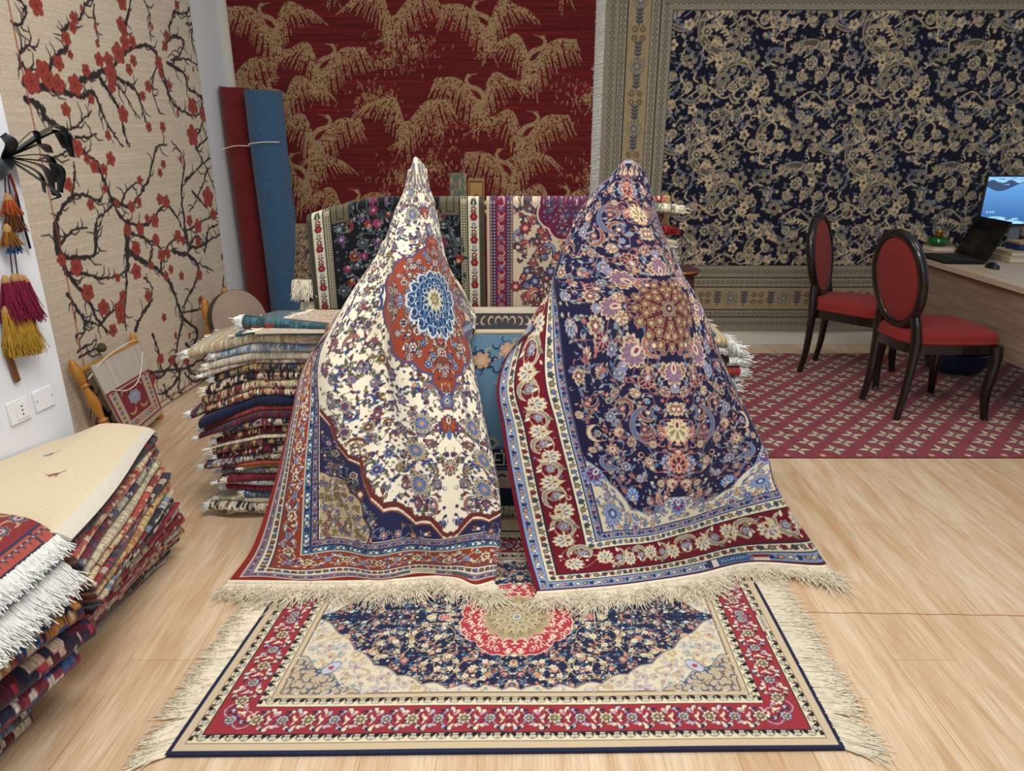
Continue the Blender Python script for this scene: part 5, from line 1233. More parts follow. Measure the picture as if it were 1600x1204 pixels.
# fringed rug ends over the right end of the rail
for j, (px, py, L, pal, lab) in enumerate(((1036, 318, .13, 'cfc6ac a8a890 5c6c5c', 'cream and green rug end lying over the right end of the rack'), (1034, 352, .05, '94242c a83034 6c1820', 'bright red rug end poking out right of the navy draped rug'), (1030, 372, .10, 'c9c0a8 8c8478 b8ae98', 'ragged cream rug end hanging on the right rack post'))):
    p = PY(px, py, RY - .03); root = empty('rug_end', p); tag(root, lab, 'rug')
    o, P = folded('rug_body', None, None, (p[0] - .12, RY - .055), (1, 0), (0, 1), .14 + (.03 if j == 0 else 0), .06, lambda a, z=p[2]: z - .035 - .1 * np.clip(a - .12, 0, 1), lambda a, j=j: .035 + 0 * a, lambda a: 0 * a, pal.split(), 'mix', .02, None, None, 30 + j)
    adopt(o, root); end_tuft(None, P, -1, RP, M_fringe if j != 1 else mat('scarlet_wool', '8c1c20', .9), .035, 60, (1, -.2, -.2), root)
    if j == 2:
        k = np.linspace(0, 1, 60)[:, None]; A = np.array(PY(1038, 372, RY - .03)) * (1 - k) + np.array(PY(1047, 425, RY - .03)) * k
        adopt(strands('fringe', A, np.tile([1, -.2, -.6], (60, 1)), .04, .003, M_fringe2, None, 3, .3, n=3, seg=3), root)
# ------------------------------------------------------------------ pile at the front left
FP = [  # bottom first: colours, words, mode, thickness
 ('9aa8b4 4c6c94 2c4c7c c9c4b4', 'blue and white', 'mix', .022), ('2a3044 6c4438 4c6480 8c8474 7a2a34', 'dark blue figured', 'mix', .034), ('34283c 5c2434 3c5070 a89c84', 'dark plum figured', 'mix', .032),
 ('b8a888 a03430 c4b498 9c5a44', 'beige and red', 'mix', .034), ('a09c90 b0a890 94303c b8ac98', 'pale grey, red patched', 'mix', .036), ('9c2c38 b8a08c 8c2430 b04a4c', 'red and pink', 'mix', .032),
 ('7a1c2c 8c8c78 9c2834 a8a088 6c1c28', 'maroon and sage', 'mix', .034), ('a89c80 7c2430 b5a888 94303c', 'thick beige and maroon', 'mix', .048), ('8c1c34 a02440 7c1c2c', 'thin crimson', 'plain', .014),
 ('34343c 2c2c34 b0383c c4b4a4 3c3c44', 'charcoal and red patched', 'mix', .034), ('6c8494 b8a888 2c3038 8c2c30', 'slate grey', 'mix', .026), ('b8985c 8c2028 c4a878 a06c44', 'golden tan and red', 'mix', .034),
 ('3c3440 94303c a89c8c 5c4450', 'dark mauve figured', 'mix', .028), ('b09470 a8443c c4ac84 8c3a34', 'tan and brick striped', 'mix', .026), ('b8ac90 c4b898 a89c80', 'plain ivory', 'mix', .034),
 ('34384c 6c2430 a8a090 4c5468', 'navy and red', 'mix', .034), ('c4a884 b0403c d0bc98 a8584c', 'warm beige and red', 'mix', .030), ('3c3c44 34343c 94343c 4c4a50', 'plain dark charcoal', 'mix', .036)]
totf = sum(f[3] for f in FP); kf = .50 / totf; zc = .004
def fold_face(i, n):
    f = i / (n - 1)
    near = np.array([-1.37 + .25 * min(1, f * 1.7) - .05 * max(0, f - .8) * 2, 1.72 - .12 * f]); far = np.array([-1.285 + .075 * math.sin(math.pi * min(1, f * 1.15)) + .02 * f, 2.33 + .03 * math.sin(f * 9)])
    return near, far
for i, (pal, words, mode, th_) in enumerate(FP):
    near, far = fold_face(i, len(FP)); d = far - near; La = float(np.hypot(*d)); ax = d / La; bx = np.array([-ax[1], ax[0]])
    t0 = th_ * kf; R_ = RP.uniform(0, 9)
    La2 = La - RP.uniform(0, .04)
    z = lambda a, zc=zc, La=La: zc + 0 * a
    root = empty('folded_rug', (near[0], near[1], zc)); where = 'lowest' if i == 0 else 'low down' if i < 6 else 'half way up' if i < 12 else 'uppermost' if i == len(FP) - 1 else 'upper part'
    tag(root, words + ' rug in the front left pile, ' + ('lowest of all' if i == 0 else 'above the ' + FP[i - 1][1] + ' one'), 'folded rug', 'folded rugs in the front left pile')
    o, P = folded('rug_body', None, None, near, ax, bx, La2, .28, z, lambda a, t0=t0: t0 - .0016 + 0 * a, lambda a, r=R_: .006 + .005 * np.sin(a * 11 + r), pal.split(), mode, .05, None, None, 700 + i, nc=13)
    adopt(o, root); zc += t0
PT = zc
# ivory top rug with two small animals
nx, ny = 330, 420
u = np.linspace(0, 1, nx)[None, :]; v = np.linspace(0, 1, ny)[:, None]
Xr = -1.135 - .115 * v + .012 * np.sin(v * 5); P = np.zeros((ny, nx, 3), np.float32)
Yv = 1.60 + .735 * v; Xl = nwx(Yv) + .012 + .0 * v
P[..., 0] = Xl + (Xr - Xl) * u; P[..., 1] = Yv + .02 * np.sin(u * 3) * v
edge = np.clip((u - .90) / .10, 0, 1); efar = np.clip((v - .95) / .05, 0, 1)
P[..., 2] = PT + .04 - .020 * edge ** 2 - .02 * efar ** 2 + .006 * np.sin(u * 7 + v * 4) * (1 - edge) - .05 * np.clip(1 - u * 2.2, 0, 1) * v
c = Cv(nx, ny, 'd8c6a2'); R = np.random.default_rng(5)
c.a[:, int(nx * .93):] = hexc('cfc8b8'); c.a[int(ny * .965):] = hexc('cfc8b8')
def beast(px, py, col, s):
    w = PZ(px, py, PT + .04); vv = (w[1] - 1.60) / .735; xl_ = nwx(w[1]) + .012; xr2 = -1.135 - .115 * vv; x, y = (w[0] - xl_) / (xr2 - xl_) * nx, vv * ny
    c.ell(x, y, 11 * s, 4 * s, .3, col); c.stroke([(x + 8 * s, y + 3 * s), (x + 17 * s, y + 11 * s)], 3.2, col); c.stroke([(x - 9 * s, y - 2 * s), (x - 17 * s, y + 1 * s)], 2, col)
    for e in (-7, -3, 4, 8): c.stroke([(x + e * s, y), (x + (e + 2) * s, y - 9 * s)], 2.2, col)
beast(73, 706, '5c6470', 1.0); beast(78, 742, '7c3c3c', 1.0)
root = empty('folded_rug', (-1.4, 1.9, PT)); tag(root, 'ivory rug with two tiny animals, lying on top of the front left pile', 'rug')
adopt(sheet('rug_body', P, noisecol(c.a, 0, R, .03), M_silk, None, .014, 'd0cabb', nrm=(0, 0, 1)), root)
# red rug end with its white fringe turned to the front
def red_end(W, H):
    c = Cv(W, H, '7c2028')
    for a, b_, col in ((0, 5, '2c2c44'), (5, 26, 'a8483c'), (26, 31, '34304c'), (31, 110, '86232a'), (110, 114, '34304c')): c.a[:, W - b_:W - a] = hexc(col); c.a[H - b_:H - a] = hexc(col) if b_ < 40 else c.a[H - b_:H - a]
    for y in range(4, H, 13): c.sickle(W - 15, y, 6, 1, 4.4, 3.4, '34384c'); c.disc(W - 20, y + 6, 2.2, '9c8c84')
    for i, y in enumerate(range(14, H, 40)): c.ros(W - 62, y, 15, ('b08c6c', '343c5c', 'a89c9c', '86232a'), 8); c.sickle(W - 62, y + 20, 12, i, i + 4, 6, 'b89468'); c.sickle(W - 90, y + 10, 12, i + 2, i + 6, 6, '9c8c5c')
    return c.a
def hemrug(words, x0, x1, y0, y1, z, img, fl, m, seed, arc=.10, drop=.03, par='folded_rug'):
    H, W = img.shape[:2]; u = np.linspace(0, 1, W)[None, :]; v = np.linspace(0, 1, H)[:, None]; P = np.zeros((H, W, 3), np.float32)
    yr = y1 - arc * (u - .45) ** 2 * 2.2
    P[..., 1] = y0 + (yr - y0) * v; P[..., 0] = x0 + (x1 - x0) * u + .035 * v * u; P[..., 2] = z - drop * np.clip((u - .75) / .25, 0, 1) ** 2 - .012 * (1 - v)
    root = empty('folded_rug', (x1, y0, z)); tag(root, words, 'rug'); adopt(sheet('rug_body', P, img, M_silk, None, .009, '2c2c44', nrm=(0, 0, 1)), root)
    A = P[:, -1]; k = np.linspace(0, H - 1, 190).astype(int)
    adopt(strands('fringe', A[k], np.tile([1, -.30, -.75], (190, 1)), fl, .0024, m, None, seed, .09, zj=1, n=5, seg=5, curl=.15), root); return root, P
img = red_end(260, 300)
hemrug('red patterned rug end with a white fringe, lying on the ivory top rug', -1.66, -1.205, 1.14, 1.665, PT + .062, img, .05, M_fringe2, 1)
hemrug('pale blue edged rug end with a long white fringe, just below the red patterned one', -1.66, -1.185, 1.12, 1.635, PT + .0, np.tile(hexc('a8b4c0'), (120, 90, 1)), .075, M_fringe2, 2)
hemrug('shaggy grey rug end under the long white fringe', -1.66, -1.20, 1.10, 1.60, PT - .05, np.tile(hexc('8c949c'), (120, 90, 1)), .05, mat('grey_shag', 'a4acb0', .95, noise=.2, nscale=80), 3)
# dark rugs that jut towards the camera
NP = [('1c1c34 6c1c28 b0a890 2c3c6c 5c1424', .06), ('b0a890 3c3c4c 8c8468 c4b8a4 4c5c74', .05), ('8c1824 a02434 6c1420', .04), ('2a2a44 6c2434 c0b8ac 34507c 7c2c3c', .055), ('4c1428 2c2438 9c2c3c b89c84 1c1c30', .06), ('34283c 1c4484 a86c34 b0a890 7c2430', .06), ('5c1c2c 24243c a03c34 8c94a4', .05)]
NW_ = ['navy and wine', 'grey and tan', 'bright red', 'blue and maroon starred', 'wine coloured', 'blue and orange', 'dark red bordered']
zc = .006
for i, (pal, th_) in enumerate(NP):
    f = i / 6; near = np.array([-1.30 + .08 * f, 1.16]); far = np.array([[-1.27, 1.50], [-1.25, 1.47], [-1.22, 1.53], [-1.14, 1.55], [-1.10, 1.58], [-1.12, 1.58], [-1.14, 1.575]][i]); d = far - near; La = float(np.hypot(*d)); ax = d / La; bx = np.array([-ax[1], ax[0]])
    root = empty('folded_rug', (near[0], near[1], zc)); tag(root, NW_[i] + ' rug nearest the camera, bottom left, ' + ('on the floor' if i == 0 else 'above the ' + NW_[i - 1] + ' one'), 'folded rug', 'dark folded rugs nearest the camera')
    t0 = th_ * 1.05
    o, P = folded('rug_body', None, None, near, ax, bx, La, .26, lambda a, zc=zc: zc + 0 * a, lambda a, t0=t0: t0 - .0016 + 0 * a, lambda a, i=i: .008 + .012 * np.sin(a * 9 + i) + .05 * np.clip((a - .3) / .12, 0, 1) ** 3 * (i < 3), pal.split(), 'mix' if i != 2 else 'plain', .04, None, None, 800 + i, nc=15)
    adopt(o, root); zc += t0

# ------------------------------------------------------------------ chairs
def make_chair():
    t = empty('dining_chair'); tag(t, 'x', 'chair')
    sh = .455
    def rim(x, w, k=1.0):                                             # seat outline, front wide
        out = []
        for i in range(40):
            a = 2 * math.pi * i / 40; ca, sa = math.cos(a), math.sin(a); n = 4.2
            px = abs(ca) ** (2 / n) * (1 if ca > 0 else -1); py = abs(sa) ** (2 / n) * (1 if sa > 0 else -1)
            out.append((x + px * .27 * k + .022, py * (.215 + .035 * px) * k * w))
        return out
    rs = rim(0, 1)
    q = MB(); k = len(rs); vs = []
    for z, s in ((sh - .075, .93), (sh - .075, .985), (sh - .02, .985), (sh - .02, .90)): vs += [(x * s, y * s, z) for x, y in rs]
    q.add(vs, [(r * k + j, r * k + (j + 1) % k, ((r + 1) % 4) * k + (j + 1) % k, ((r + 1) % 4) * k + j) for r in range(4) for j in range(k)])
    q.build('seat_frame', M_black, t)
    q = MB(); vs = []; lv = [(sh - .022, .99), (sh + .012, 1.0), (sh + .035, .96), (sh + .05, .84), (sh + .058, .6), (sh + .062, .3)]
    for z, s in lv: vs += [(x * s, y * s, z) for x, y in rs]
    q.add(vs, [(r * k + j, r * k + (j + 1) % k, (r + 1) * k + (j + 1) % k, (r + 1) * k + j) for r in range(len(lv) - 1) for j in range(k)] + [tuple(range((len(lv) - 1) * k, len(lv) * k)), tuple(range(k - 1, -1, -1))])
    q.build('seat', M_redf, t)
    MB().tube([(x * 1.0, y * 1.0, sh - .012) for x, y in rs], .006, 8, closed=True).build('piping', M_redf, t)
    for e in (-1, 1):                                                 # curved front legs
        P = bez([(.238, e * .215, sh - .03), (.248, e * .222, .33), (.239, e * .214, .16), (.251, e * .222, .03), (.257, e * .226, .0)], 5)
        MB().tube(P, list(np.interp(np.linspace(0, 1, len(P)), [0, .3, .8, .93, 1], [.036, .031, .020, .021, .023])), 10, .95).build('leg', M_black, t)
    for e in (-1, 1):                                                 # raked rear legs run on as the stiles
        P = bez([(-.232, e * .168, 0), (-.212, e * .165, .14), (-.203, e * .17, .32), (-.203, e * .172, .44), (-.212, e * .165, .52), (-.22, e * .15, .58)], 5)
        MB().tube(P, list(np.interp(np.linspace(0, 1, len(P)), [0, .1, .6, 1], [.021, .021, .031, .027])), 10, .9).build('leg', M_black, t)
    cz, rz_, ry_ = .758, .262, .215                                   # oval back
    def oval(s, x): return [(-.232 - (math.sin(a) * rz_ * s + .1) * .17 + x, math.cos(a) * ry_ * s * (1 + .06 * math.sin(a)), cz + math.sin(a) * rz_ * s) for a in np.linspace(0, 2 * math.pi, 49)[:-1]]
    MB().tube(oval(.95, 0), .026, 10, 1.0, closed=True, up=(1, 0, 0)).build('back_frame', M_black, t)
    q = MB(); vs = []; lv = [(.90, .006), (.86, .018), (.7, .026), (.35, .03)]
    for s, x in lv[::-1]: vs += oval(s, x)
    for s, x in lv: vs += oval(s, -x * .8)
    nr = 8; k = 48
    q.add(vs, [(r * k + j, r * k + (j + 1) % k, (r + 1) * k + (j + 1) % k, (r + 1) * k + j) for r in range(nr - 1) for j in range(k)] + [tuple(range(k - 1, -1, -1)), tuple(range((nr - 1) * k, nr * k))])
    q.build('backrest', M_redf, t)
    return t
def copy_tree(o, parent=None):
    c = o.copy(); COL.objects.link(c); c.parent = parent
    for ch in o.children: copy_tree(ch, c)
    return c
ch1 = make_chair(); ch1.location = (2.37, 3.90, .009); ch1.rotation_euler = (0, 0, math.atan2(.05, .445))
ch1['label'] = 'red upholstered chair with a black oval back, the nearer of two at the desk'; ch1['group'] = 'red chairs at the desk'
ch2 = copy_tree(ch1); ch2.location = (2.235, 4.565, .009); ch2.rotation_euler = (0, 0, math.atan2(-.27, .34))
ch2['label'] = 'red upholstered chair with a black oval back, the farther one, behind and left'

# ------------------------------------------------------------------ desk and what stands on it
t = empty('desk', (3.0, 4.2, 0)); tag(t, 'grey oak desk with a hanging front panel, at the right edge', 'desk')
def put_in(mb, name, m, par): return adopt(mb.build(name, m), par)
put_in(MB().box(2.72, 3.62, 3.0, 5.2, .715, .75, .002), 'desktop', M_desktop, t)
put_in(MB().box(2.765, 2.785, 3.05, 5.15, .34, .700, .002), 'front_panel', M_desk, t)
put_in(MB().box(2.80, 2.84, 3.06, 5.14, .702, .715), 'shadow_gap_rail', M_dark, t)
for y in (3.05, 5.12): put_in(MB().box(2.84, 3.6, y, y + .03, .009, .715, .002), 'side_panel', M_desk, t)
t = empty('drawer_pedestal', (3.2, 3.6, .02)); tag(t, 'grey oak drawer unit on castors under the desk', 'drawer unit')
px0, pz0 = 2.88, .085
put_in(MB().box(px0, px0 + .55, 3.25, 3.68, pz0, .62, .003), 'body', M_desk, t)
for k in range(3): put_in(MB().box(px0 + .02, px0 + .53, 3.235, 3.249, pz0 + .02 + k * .17, pz0 + .18 + k * .17, .002), 'drawer', M_desktop, t)
for x, y in ((px0 + .05, 3.30), (px0 + .05, 3.63), (px0 + .5, 3.30), (px0 + .5, 3.63)):
    cst = put_in(MB().lathe([(.004, -.012), (.026, -.012), (.031, -.006), (.031, .006), (.026, .012), (.004, .012)], Matrix.Translation((x, y, .041)) @ Matrix.Rotation(math.pi / 2, 4, 'X'), 20), 'caster', M_grey, t)
    put_in(MB().box(x - .012, x + .012, y - .02, y + .02, .072, pz0, .002), 'caster_plate', M_dark, t)
q = MB().lathe([(.10, .009), (.15, .014), (.19, .07), (.205, .15), (.20, .155), (.185, .15), (.17, .08), (.0, .03)], Matrix.Translation((3.02, 4.62, 0)), 36)
tag(q.build('bin', mat('dark_blue_plastic', '1c2c4c', .3)), 'dark blue round tub on the floor under the desk', 'tub')

root = empty('laptop', (2.9, 4.68, .75)); tag(root, 'open black laptop at the left end of the desk, screen side on', 'laptop')
def quadslab(p, z0, z1, name, m, par):
    vs = [(x, y, z0) for x, y in p] + [(x, y, z1) for x, y in p]
    return adopt(MB().add(vs, [(0, 3, 2, 1), (4, 5, 6, 7), (0, 1, 5, 4), (1, 2, 6, 5), (2, 3, 7, 6), (3, 0, 4, 7)]).build(name, m, smooth=False), par)
A_, B_, C_, D_ = (2.735, 4.84), (2.72, 4.475), (2.965, 4.455), (2.985, 4.825)
quadslab([A_, B_, C_, D_], .752, .767, 'base', M_dark, root)
def lerp(p, q, s): return (p[0] + (q[0] - p[0]) * s, p[1] + (q[1] - p[1]) * s)
i1, i2, i3, i4 = lerp(lerp(A_, D_, .42), lerp(B_, C_, .42), .06), lerp(lerp(A_, D_, .42), lerp(B_, C_, .42), .94), lerp(lerp(A_, D_, .93), lerp(B_, C_, .93), .94), lerp(lerp(A_, D_, .93), lerp(B_, C_, .93), .06)
quadslab([i1, i2, i3, i4], .767, .769, 'keyboard', mat('dark_grey_keys', '2a2c32', .5), root)
q = MB(); hx = .105; hz = .245
vs = [(C_[0], C_[1], .768), (D_[0], D_[1], .768), (D_[0] + hx, D_[1] + .0, .768 + hz), (C_[0] + hx, C_[1] + .0, .768 + hz)]
vs2 = [(x + .010, y, z - .003) for x, y, z in vs]
put_in(MB().add(vs + vs2, [(0, 1, 2, 3), (7, 6, 5, 4), (0, 3, 7, 4), (1, 5, 6, 2), (3, 2, 6, 7), (0, 4, 5, 1)]), 'screen', M_screenoff, root)
q = MB(); vs = []
for i in range(9):
    th = math.pi / 2 * i / 8; r = math.cos(th); 
    for j in range(20): a = 2 * math.pi * j / 20; vs.append((2.93 + r * .031 * math.cos(a), 4.33 + r * .055 * math.sin(a), .752 + .034 * math.sin(th)))
q.add(vs, [(i * 20 + j, i * 20 + (j + 1) % 20, (i + 1) * 20 + (j + 1) % 20, (i + 1) * 20 + j) for i in range(8) for j in range(20)] + [tuple(range(19, -1, -1))])
root = empty('computer_mouse', (2.93, 4.33, .752)); tag(root, 'black computer mouse on the desk in front of the laptop', 'mouse'); adopt(q.build('shell', M_dark), root)
put_in(MB().tube([(2.93, 4.298, .779), (2.93, 4.290, .776)], .006, 8), 'wheel', M_grey, root)

root = empty('monitor', (3.5, 5.0, .75)); tag(root, 'computer monitor showing a blue picture at the right edge of the desk', 'monitor')
mx0, mx1, mz0, mz1, my = 3.215, 3.80, .925, 1.262, 5.0
put_in(MB().box(mx0, mx1, my, my + .022, mz0, mz1, .004), 'casing', M_dark, root)
def monitor_picture():
    W, H = 260, 150; c = Cv(W, H, '2f6fb4'); R = np.random.default_rng(3)
    g = np.linspace(0, 1, H)[:, None, None]; c.a[:] = hexc('5c9cdc') * g + hexc('2a5c9c') * (1 - g)
    X = np.arange(W)[None, :] + np.zeros((H, 1)); Y = np.arange(H)[:, None] + np.zeros((1, W))
    sl = (slice(None), slice(None))
    c.put(sl, Y - (118 - 14 * np.sin(X / 26) * 1.0), '2c4468'); c.put(sl, Y - (134 + 5 * np.sin(X / 9)), '7cb4e4')
    c.put(sl, 16 + 8 * np.sin(X / 30) - Y, '8cc4f4')
    for i in range(70): x, y = R.uniform(0, W), R.choice([R.uniform(120, 148), R.uniform(2, 20)]); c.stroke([(x, y), (x + R.uniform(5, 20), y)], 2, ['3c5c84', 'a8d0f0', '24446c'][i % 3])
    for x in (14, 24, 33): c.stroke([(x, 36), (x + 3, 40), (x + 6, 36)], 1.6, 'cfe6fa')
    return c.a
img = monitor_picture(); H, W = img.shape[:2]; P = np.zeros((H, W, 3), np.float32); P[..., 0] = np.linspace(mx0 + .010, mx1 - .010, W)[None]; P[..., 2] = np.linspace(mz0 + .016, mz1 - .010, H)[:, None]; P[..., 1] = my - .0015
ms = bpy.data.materials.new('lit_screen'); ms.use_nodes = True; nt = ms.node_tree; bs = nt.nodes['Principled BSDF']; at = nt.nodes.new('ShaderNodeAttribute'); at.attribute_name = 'Col'
bs.inputs['Base Color'].default_value = (0, 0, 0, 1); bs.inputs['Roughness'].default_value = .2; nt.links.new(at.outputs['Color'], bs.inputs['Emission Color']); bs.inputs['Emission Strength'].default_value = 1.25
adopt(npmesh('display', P.reshape(-1, 3), gridq(H, W), ms, None, img.reshape(-1, 3)), root)
put_in(MB().box(3.47, 3.54, my + .03, my + .05, .76, 1.05, .003), 'stand', M_grey, root); put_in(MB().box(3.36, 3.66, my - .06, my + .12, .751, .76, .003), 'foot', M_grey, root)

LX, LY = 3.0, 5.06
root = empty('oil_lamp', (LX, LY, .78)); tag(root, 'oil lamp with a green glass bowl and clear glass chimney on the desk', 'lamp')
Mt = Matrix.Translation((LX, LY, 0)); glass = mat('clear_glass', 'ffffff', .02, trans=1, ior=1.3); green = mat('green_glass', '0f7a38', .06, trans=.55, ior=1.45)
put_in(MB().lathe([(.030, .783), (.045, .786), (.062, .80), (.068, .815), (.060, .832), (.034, .842), (.02, .844)], Mt, 32), 'glass_bowl', green, root)
put_in(MB().lathe([(.021, .845), (.030, .849), (.031, .853), (.022, .858), (.024, .872), (.036, .876), (.036, .879), (.018, .881), (.012, .895), (.006, .897)], Mt, 28), 'burner', M_metal, root)
prof = [(.030, .880), (.034, .89), (.047, .915), (.050, .938), (.042, .962), (.029, .982), (.026, 1.0), (.027, 1.035)]
put_in(MB().lathe(prof + [(r - .0022, z) for r, z in prof[::-1]], Mt, 32), 'chimney', glass, root)
# make the chimney an open tube
ob = root.children[-1]
book = empty('book', (LX - .0, LY, .75)); tag(book, 'small pale pink book lying under the oil lamp', 'book')
put_in(MB().box(LX - .065, LX + .085, LY - .07, LY + .07, .7515, .756, .001).box(LX - .065, LX + .085, LY - .07, LY + .07, .778, .782, .001), 'cover', mat('pink_cover', 'b89890', .6), book)
put_in(MB().box(LX - .061, LX + .083, LY - .067, LY + .067, .756, .778), 'pages', mat('paper', 'd0c4b4', .8), book)
M_wb = mat('cream_cover', 'c4b496', .6, noise=.25, nscale=30)
for i, (x0, x1, y0, y1, z0_, z1_, m, lab) in enumerate(((3.16, 3.50, 4.52, 4.80, .7515, .785, M_wb, 'large beige book lying flat on the desk behind the mouse'), (3.19, 3.50, 4.56, 4.80, .786, .812, mat('cream_cover_b', 'b8a684', .6, noise=.2, nscale=20), 'beige and black book lying on the large beige one'))):
    b_ = empty('book', (x0, y0, z0_)); tag(b_, lab, 'book'); put_in(MB().box(x0, x1, y0, y1, z0_, z0_ + .003).box(x0, x0 + .004, y0, y1, z0_ + .003, z1_ - .003).box(x0, x1, y0, y1, z1_ - .003, z1_), 'cover', m, b_)
    put_in(MB().box(x0 + .0045, x1 - .004, y0 + .003, y1 - .003, z0_ + .0035, z1_ - .0035), 'pages', bpy.data.materials['paper'], b_)
bx_ = empty('gift_box', (3.3, 4.7, .812)); tag(bx_, 'small box with blue sides and a tan lid, lying on the books', 'box')
put_in(MB().box(3.275, 3.42, 4.62, 4.76, .813, .85, .002), 'body', mat('royal_blue_card', '1c3470', .5), bx_); put_in(MB().box(3.272, 3.423, 4.617, 4.763, .8505, .866, .002), 'lid', mat('tan_card', 'b08c58', .6), bx_)
bx2 = MB().box(3.20, 3.27, 4.86, 4.93, .7515, .89, .003); tag(bx2.build('jar', mat('amber_box', '8c6c38', .5, noise=.3, nscale=30)), 'brown square jar standing behind the books, below the monitor', 'jar')
ps = MB().box(2.755, 2.89, 4.93, 5.12, .7515, .7545); tag(ps.build('paper_sheet', mat('printed_paper', 'a8a496', .6, noise=.2, nscale=40)), 'grey printed sheet lying at the far left corner of the desk', 'paper')

# ------------------------------------------------------------------ upholstered stool half hidden right of the navy draped rug
p = PY(1071, 440, 3.5); st = empty('stool', (p[0], 3.5, 0)); tag(st, 'low dark red stool with a gilt rim, just right of the navy draped rug', 'stool')
zs = PY(1071, 416, 3.5)[2]; Mt = Matrix.Translation((p[0] - .03, 3.5, 0))
put_in(MB().lathe([(.01, zs - .035), (.085, zs - .035), (.088, zs - .028), (.088, zs - .012), (.06, zs), (.01, zs + .002)], Mt, 30), 'seat', mat('dark_wine_cloth', '3c1418', .8), st)
put_in(MB().tube([(p[0] - .03 + .09 * math.cos(a), 3.5 + .09 * math.sin(a), zs - .018) for a in np.linspace(0, 6.283, 31)[:-1]], .006, 8, closed=True), 'rim', M_metal, st)
put_in(MB().lathe([(.07, zs - .036), (.075, zs - .18), (.05, zs - .22), (.045, .2), (.07, .09), (.08, .0), (.01, 0)], Mt, 30), 'pedestal', mat('wine_stripe', '4c1c20', .7, noise=.3, nscale=20), st)

# ------------------------------------------------------------------ rolls of carpet against the back wall
def roll(px, pyt, r, Y, m, lab, ztop=None):
    p = PY(px, pyt, Y); root = empty('rolled_carpet', (p[0], Y, 0)); tag(root, lab, 'rolled carpet')
    q = MB(); vs = []; n = 64; hs = np.linspace(.003, p[2], 14)
    for h in hs:
        for j in range(n):
            a = 2 * math.pi * j / n; rr = r * (1 + .02 * math.sin(3 * a + h * 2)) - (.012 * (j / n)); vs.append((p[0] + rr * math.cos(a) + .006 * math.sin(h * 3), Y + rr * math.sin(a), h + .008 * math.sin(a * 2) * (h > p[2] - .01)))
    fs = [(i * n + j, i * n + (j + 1) % n, (i + 1) * n + (j + 1) % n, (i + 1) * n + j) for i in range(13) for j in range(n)]
    q.add(vs, fs + [tuple(range(n - 1, -1, -1))]); adopt(q.build('roll', m), root)
    q = MB(); spi = [(p[0] + (r - .012) * (1 - i / 130) * math.cos(i * .2), Y + (r - .012) * (1 - i / 130) * math.sin(i * .2)) for i in range(120)]
    vs = [(x, y, p[2] - .02) for x, y in spi] + [(x, y, p[2] + .003) for x, y in spi]; k = len(spi)
    q.add(vs, [(i, i + 1, k + i + 1, k + i) for i in range(k - 1)]); q.lathe([(.005, p[2] - .022), (r - .012, p[2] - .022), (r - .012, p[2] - .012), (.005, p[2] - .012)], Matrix.Translation((p[0], Y, 0)), 30)
    adopt(q.build('rolled_end', m), root); return p
M_crim = mat('crimson_carpet', '6a1519', .95, bump=.6, bscale=160, noise=.22, nscale=14, stretch=(1, 1, 3), sheen=.2)
M_blue = mat('denim_blue_carpet', '35597c', .95, bump=.6, bscale=160, noise=.3, nscale=40, stretch=(2, 2, 5), sheen=.2)
pc = roll(366, 138, .098, 5.12, M_crim, 'tall crimson rolled carpet standing in the left back corner')
pb = roll(412, 143, .122, 5.03, M_blue, 'tall denim blue rolled carpet standing right of the crimson one')
s1 = PY(412, 225, 4.9)
tag(MB().tube(bez([(pc[0] - .10, 5.03, s1[2] - .035), (pc[0], 5.010, s1[2] - .012), (pc[0] + .10, 5.0, s1[2] - .012), (pb[0] - .10, 4.925, s1[2] + .0), (pb[0], 4.899, s1[2] + .012), (pb[0] + .10, 4.93, s1[2] + .012)], 6), .003, 6).build('string', M_fringe), 'thin cream string tied across the crimson and blue rolled carpets', 'string')

# ------------------------------------------------------------------ small looms and drum by the left wall
def turned(L):
    s = L / .56
    return [(.004, 0), (.02, .0), (.026, .012 * s), (.022, .03 * s), (.012, .05 * s), (.020, .06 * s), (.014, .07 * s), (.022, .11 * s), (.025, .16 * s), (.013, .20 * s), (.023, .212 * s), (.013, .226 * s), (.019, .26 * s), (.027, .31 * s), (.024, .35 * s), (.012, .40 * s), (.023, .412 * s), (.014, .424 * s), (.023, .44 * s), (.023, .51 * s), (.018, .52 * s), (.019, .535 * s), (.012, .55 * s), (.003, .56 * s)]
def post_at(a, b_, m=M_pine, name='post', par=None, k=1.0):
    a, b_ = Vector(a), Vector(b_); d = b_ - a; q = d.to_track_quat('Z', 'Y').to_matrix().to_4x4()
    return put_in(MB().lathe([(r * k, z) for r, z in turned(d.length)], Matrix.Translation(a) @ q, 20), name, m, par)
root = empty('small_loom', (-1.97, 3.5, 0)); tag(root, 'small wooden loom with turned posts and a half woven red rug, leaning on the wall', 'loom')
bl, br = (-1.955, 3.25, .0), (-1.995, 3.74, .0); tl, tr = (-2.082, 3.20, .515), (-2.035, 3.68, .515)
post_at(bl, tl, par=root, k=1.0); post_at(br, tr, par=root, k=.95)
def on(s, h, off=0):
    a = np.array(bl) * (1 - h) + np.array(tl) * h; b_ = np.array(br) * (1 - h) + np.array(tr) * h; p = a * (1 - s) + b_ * s; return (p[0] + off, p[1], p[2])
for h in (.87, .13): put_in(MB().tube([on(.0, h), on(1, h)], .014, 12), 'cross_beam', M_pine, root)
nx, nz = 110, 170; P = np.zeros((nz, nx, 3), np.float32)
for i in range(nz):
    a = np.array(on(.08, .11 + .80 * i / (nz - 1), .050)); b_ = np.array(on(.92, .11 + .80 * i / (nz - 1), .050)); P[i] = a + (b_ - a) * np.linspace(0, 1, nx)[:, None]
